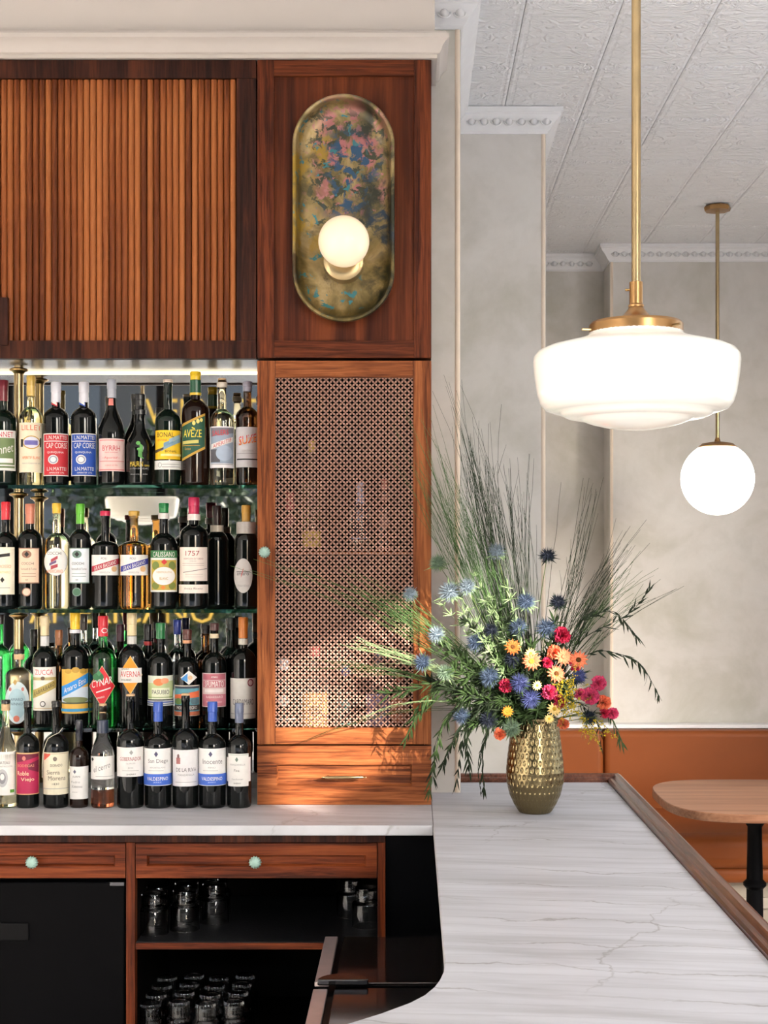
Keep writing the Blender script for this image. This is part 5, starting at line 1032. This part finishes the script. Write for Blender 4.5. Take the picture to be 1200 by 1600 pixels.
leafy('green willow twig across the drawer end', [(725, 1060), (655, 1110), (630, 1165)], 28, .044, .0052, L_MID, .5, .4)
leafy('dark willow twig against the near pier corner bead', [(770, 1090), (735, 1125), (700, 1170)], 30, .042, .0054, L_DARK, .7, .3)
leafy('fine willow twig curling onto the marble', [(770, 1110), (745, 1190), (752, 1245)], 12, .03, .0034, L_DARK, .3, .5)
leafy('green leafy branch spreading over the cabinet stile', [(740, 1040), (660, 1075), (600, 1085)], 44, .044, .006, L_MID, .8, .1)
leafy('pale leafy branch in the lower lattice', [(740, 1050), (665, 1085), (640, 1130)], 44, .046, .006, L_MID, .7, .4)
leafy('dark leafy branch reaching out beside the back wall', [(900, 1000), (985, 960), (1020, 915)], 28, .04, .0052, L_DARK, .6, 0)
leafy('dark branch ending in a drooping tip over the banquette', [(920, 1010), (1000, 1030), (1034, 1095)], 34, .04, .0052, L_DARK, .5, .4)
leafy('thin dark branch arching toward the back wall', [(900, 970), (960, 950), (1000, 1000)], 26, .038, .005, L_DARK, .6, .2)
leafy('leafy branch drooping over the banquette back', [(910, 1070), (950, 1110), (975, 1168)], 30, .04, .005, L_MID, .5, .4)
leafy('dark leaf spray beneath the pink carnations', [(900, 1090), (935, 1130), (940, 1170)], 18, .03, .004, L_DARK, .6, .3)
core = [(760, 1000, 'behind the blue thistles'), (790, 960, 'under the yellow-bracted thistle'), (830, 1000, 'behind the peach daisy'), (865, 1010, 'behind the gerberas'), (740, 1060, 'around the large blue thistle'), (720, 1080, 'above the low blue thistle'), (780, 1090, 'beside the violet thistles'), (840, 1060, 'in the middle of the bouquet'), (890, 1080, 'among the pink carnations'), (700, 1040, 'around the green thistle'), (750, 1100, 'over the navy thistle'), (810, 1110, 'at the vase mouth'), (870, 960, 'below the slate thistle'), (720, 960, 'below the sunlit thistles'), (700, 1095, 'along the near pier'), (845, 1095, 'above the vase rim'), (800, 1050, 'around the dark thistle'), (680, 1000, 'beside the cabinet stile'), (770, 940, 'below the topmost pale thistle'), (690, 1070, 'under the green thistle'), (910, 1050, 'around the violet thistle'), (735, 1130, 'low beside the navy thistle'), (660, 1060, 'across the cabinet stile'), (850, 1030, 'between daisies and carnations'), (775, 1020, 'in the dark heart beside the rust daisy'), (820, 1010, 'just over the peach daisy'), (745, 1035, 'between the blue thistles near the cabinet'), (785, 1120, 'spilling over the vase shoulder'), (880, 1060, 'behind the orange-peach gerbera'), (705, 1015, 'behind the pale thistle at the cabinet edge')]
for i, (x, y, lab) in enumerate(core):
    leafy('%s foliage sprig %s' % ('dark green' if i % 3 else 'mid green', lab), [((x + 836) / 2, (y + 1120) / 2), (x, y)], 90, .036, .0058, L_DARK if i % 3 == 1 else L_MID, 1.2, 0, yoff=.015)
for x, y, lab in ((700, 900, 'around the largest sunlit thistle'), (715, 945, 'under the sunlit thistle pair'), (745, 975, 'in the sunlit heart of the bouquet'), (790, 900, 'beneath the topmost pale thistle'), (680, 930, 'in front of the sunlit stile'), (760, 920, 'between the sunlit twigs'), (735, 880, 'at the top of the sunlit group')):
    leafy('pale sunlight-coloured spiky sprig %s' % lab, [((x + 836) / 2, (y + 1120) / 2), (x, y)], 80, .024, .0034, L_PALE, 1.3, 0, yoff=-.005)  # paler leaf colour stands in for sunlight on these sprigs
# goldenrod
def goldenrod(lab, pts_px, n, sp, droop):
    t = thing('goldenrod', lab, 'flower', MOUTH, 'goldenrod sprays in the vase'); P = [MOUTH + Vector((.01, 0, -.02))] + [px(x, y, depth(x, y, -.02)) for x, y in pts_px]
    MB().tube([p - MOUTH for p in P], lambda u: .0012 * (1 - .5 * u), 5).build('stem', L_STEM, t)
    tw = MB(); fl = MB(); a, b = P[-2], P[-1]
    for k in range(n):
        u = random.random(); p = a.lerp(b, u); e = p + Vector((random.gauss(0, sp), random.gauss(0, sp * .6), random.gauss(0, sp) - droop))
        tw.tube([p - MOUTH, (p + e) / 2 + Vector((0, 0, .004)) - MOUTH, e - MOUTH], .0004, 3)
        for q in range(5):
            c = p.lerp(e, random.uniform(.4, 1)) + rnd_dir() * .003 - MOUTH; r = random.uniform(.0013, .0025)
            fl.add([c + Vector(v) * r for v in ((1,0,0),(-1,0,0),(0,1,0),(0,-1,0),(0,0,1),(0,0,-1))], [(0,2,4),(2,1,4),(1,3,4),(3,0,4),(2,0,5),(1,2,5),(3,1,5),(0,3,5)])
    tw.build('twiglets', L_STEM, t); o = fl.build('florets', F_GOLD, t, smooth=False); o['kind'] = 'stuff'
goldenrod('yellow goldenrod plume between the gerberas and pink carnations', [(880, 1090), (892, 1062)], 55, .020, 0)
goldenrod('yellow goldenrod beneath the violet thistle', [(880, 1110), (905, 1095)], 40, .018, .005)
goldenrod('drooping goldenrod hanging over the banquette seam', [(905, 1110), (935, 1150)], 36, .012, .02)
goldenrod('small goldenrod tip beyond the pink carnations', [(930, 1120), (960, 1148)], 14, .008, .012)
# ---------------------------------------------------------------- seen only in the mirror: lettering on the storefront, street trees
GOLD = plain('gold_leaf', (.75, .52, .10), .4, .1, 30)
def sign(txt, x0, x1, zc, h, par):
    v, f = text_mesh(txt); w_ = x1 - x0
    # reads the right way round from the street and again in the mirror
    MB().add([((x0 + x1) / 2 - 0 + u * w_, FY - .03, zc + q * h) for u, q in v], f).build('lettering', GOLD, bpy.data.objects[par], smooth=False)
sign('VERMUT', -2.02, -1.16, 2.88, .19, 'window_3'); sign('BAR', -.8, -.3, 2.88, .19, 'window_4'); sign('AMERICANO', -2.9, -1.5, 1.36, .17, 'window_3')
def tree(lab, x, y, r, z0, n):
    t = thing('street_tree', lab, 'tree', (x, y, -.1), 'street trees outside the storefront')
    MB().lathe([(.12, 0), (.09, z0 * .5), (.06, z0 + r)], 10).build('trunk', plain('bark', (.09, .07, .05), .9, .3, 20), t)
    mb = MB()
    for k in range(n):
        d = rnd_dir(); p = Vector((0, 0, z0 + r)) + Vector((d.x, d.y, d.z)) * r * random.uniform(.3, 1) ** .5; leaf(mb, p, rnd_dir(), rnd_dir(), .16, .09)
    o = mb.build('leaves', leafmat('tree_leaf_%d' % int(x * 10), (34, 46, 24)), t, smooth=False); o['kind'] = 'stuff'
for x, y, r, z0, lab in ((-5.2, -5.0, 1.2, 1.2, 'street tree mirrored beside the brass shelf post'), (-2.5, -6.4, 1.3, .7, 'street tree mirrored behind the middle bottles'), (.5, -5.8, 1.2, .9, 'street tree mirrored near the display cabinet')): tree(lab, x, y, r, z0, 2200)
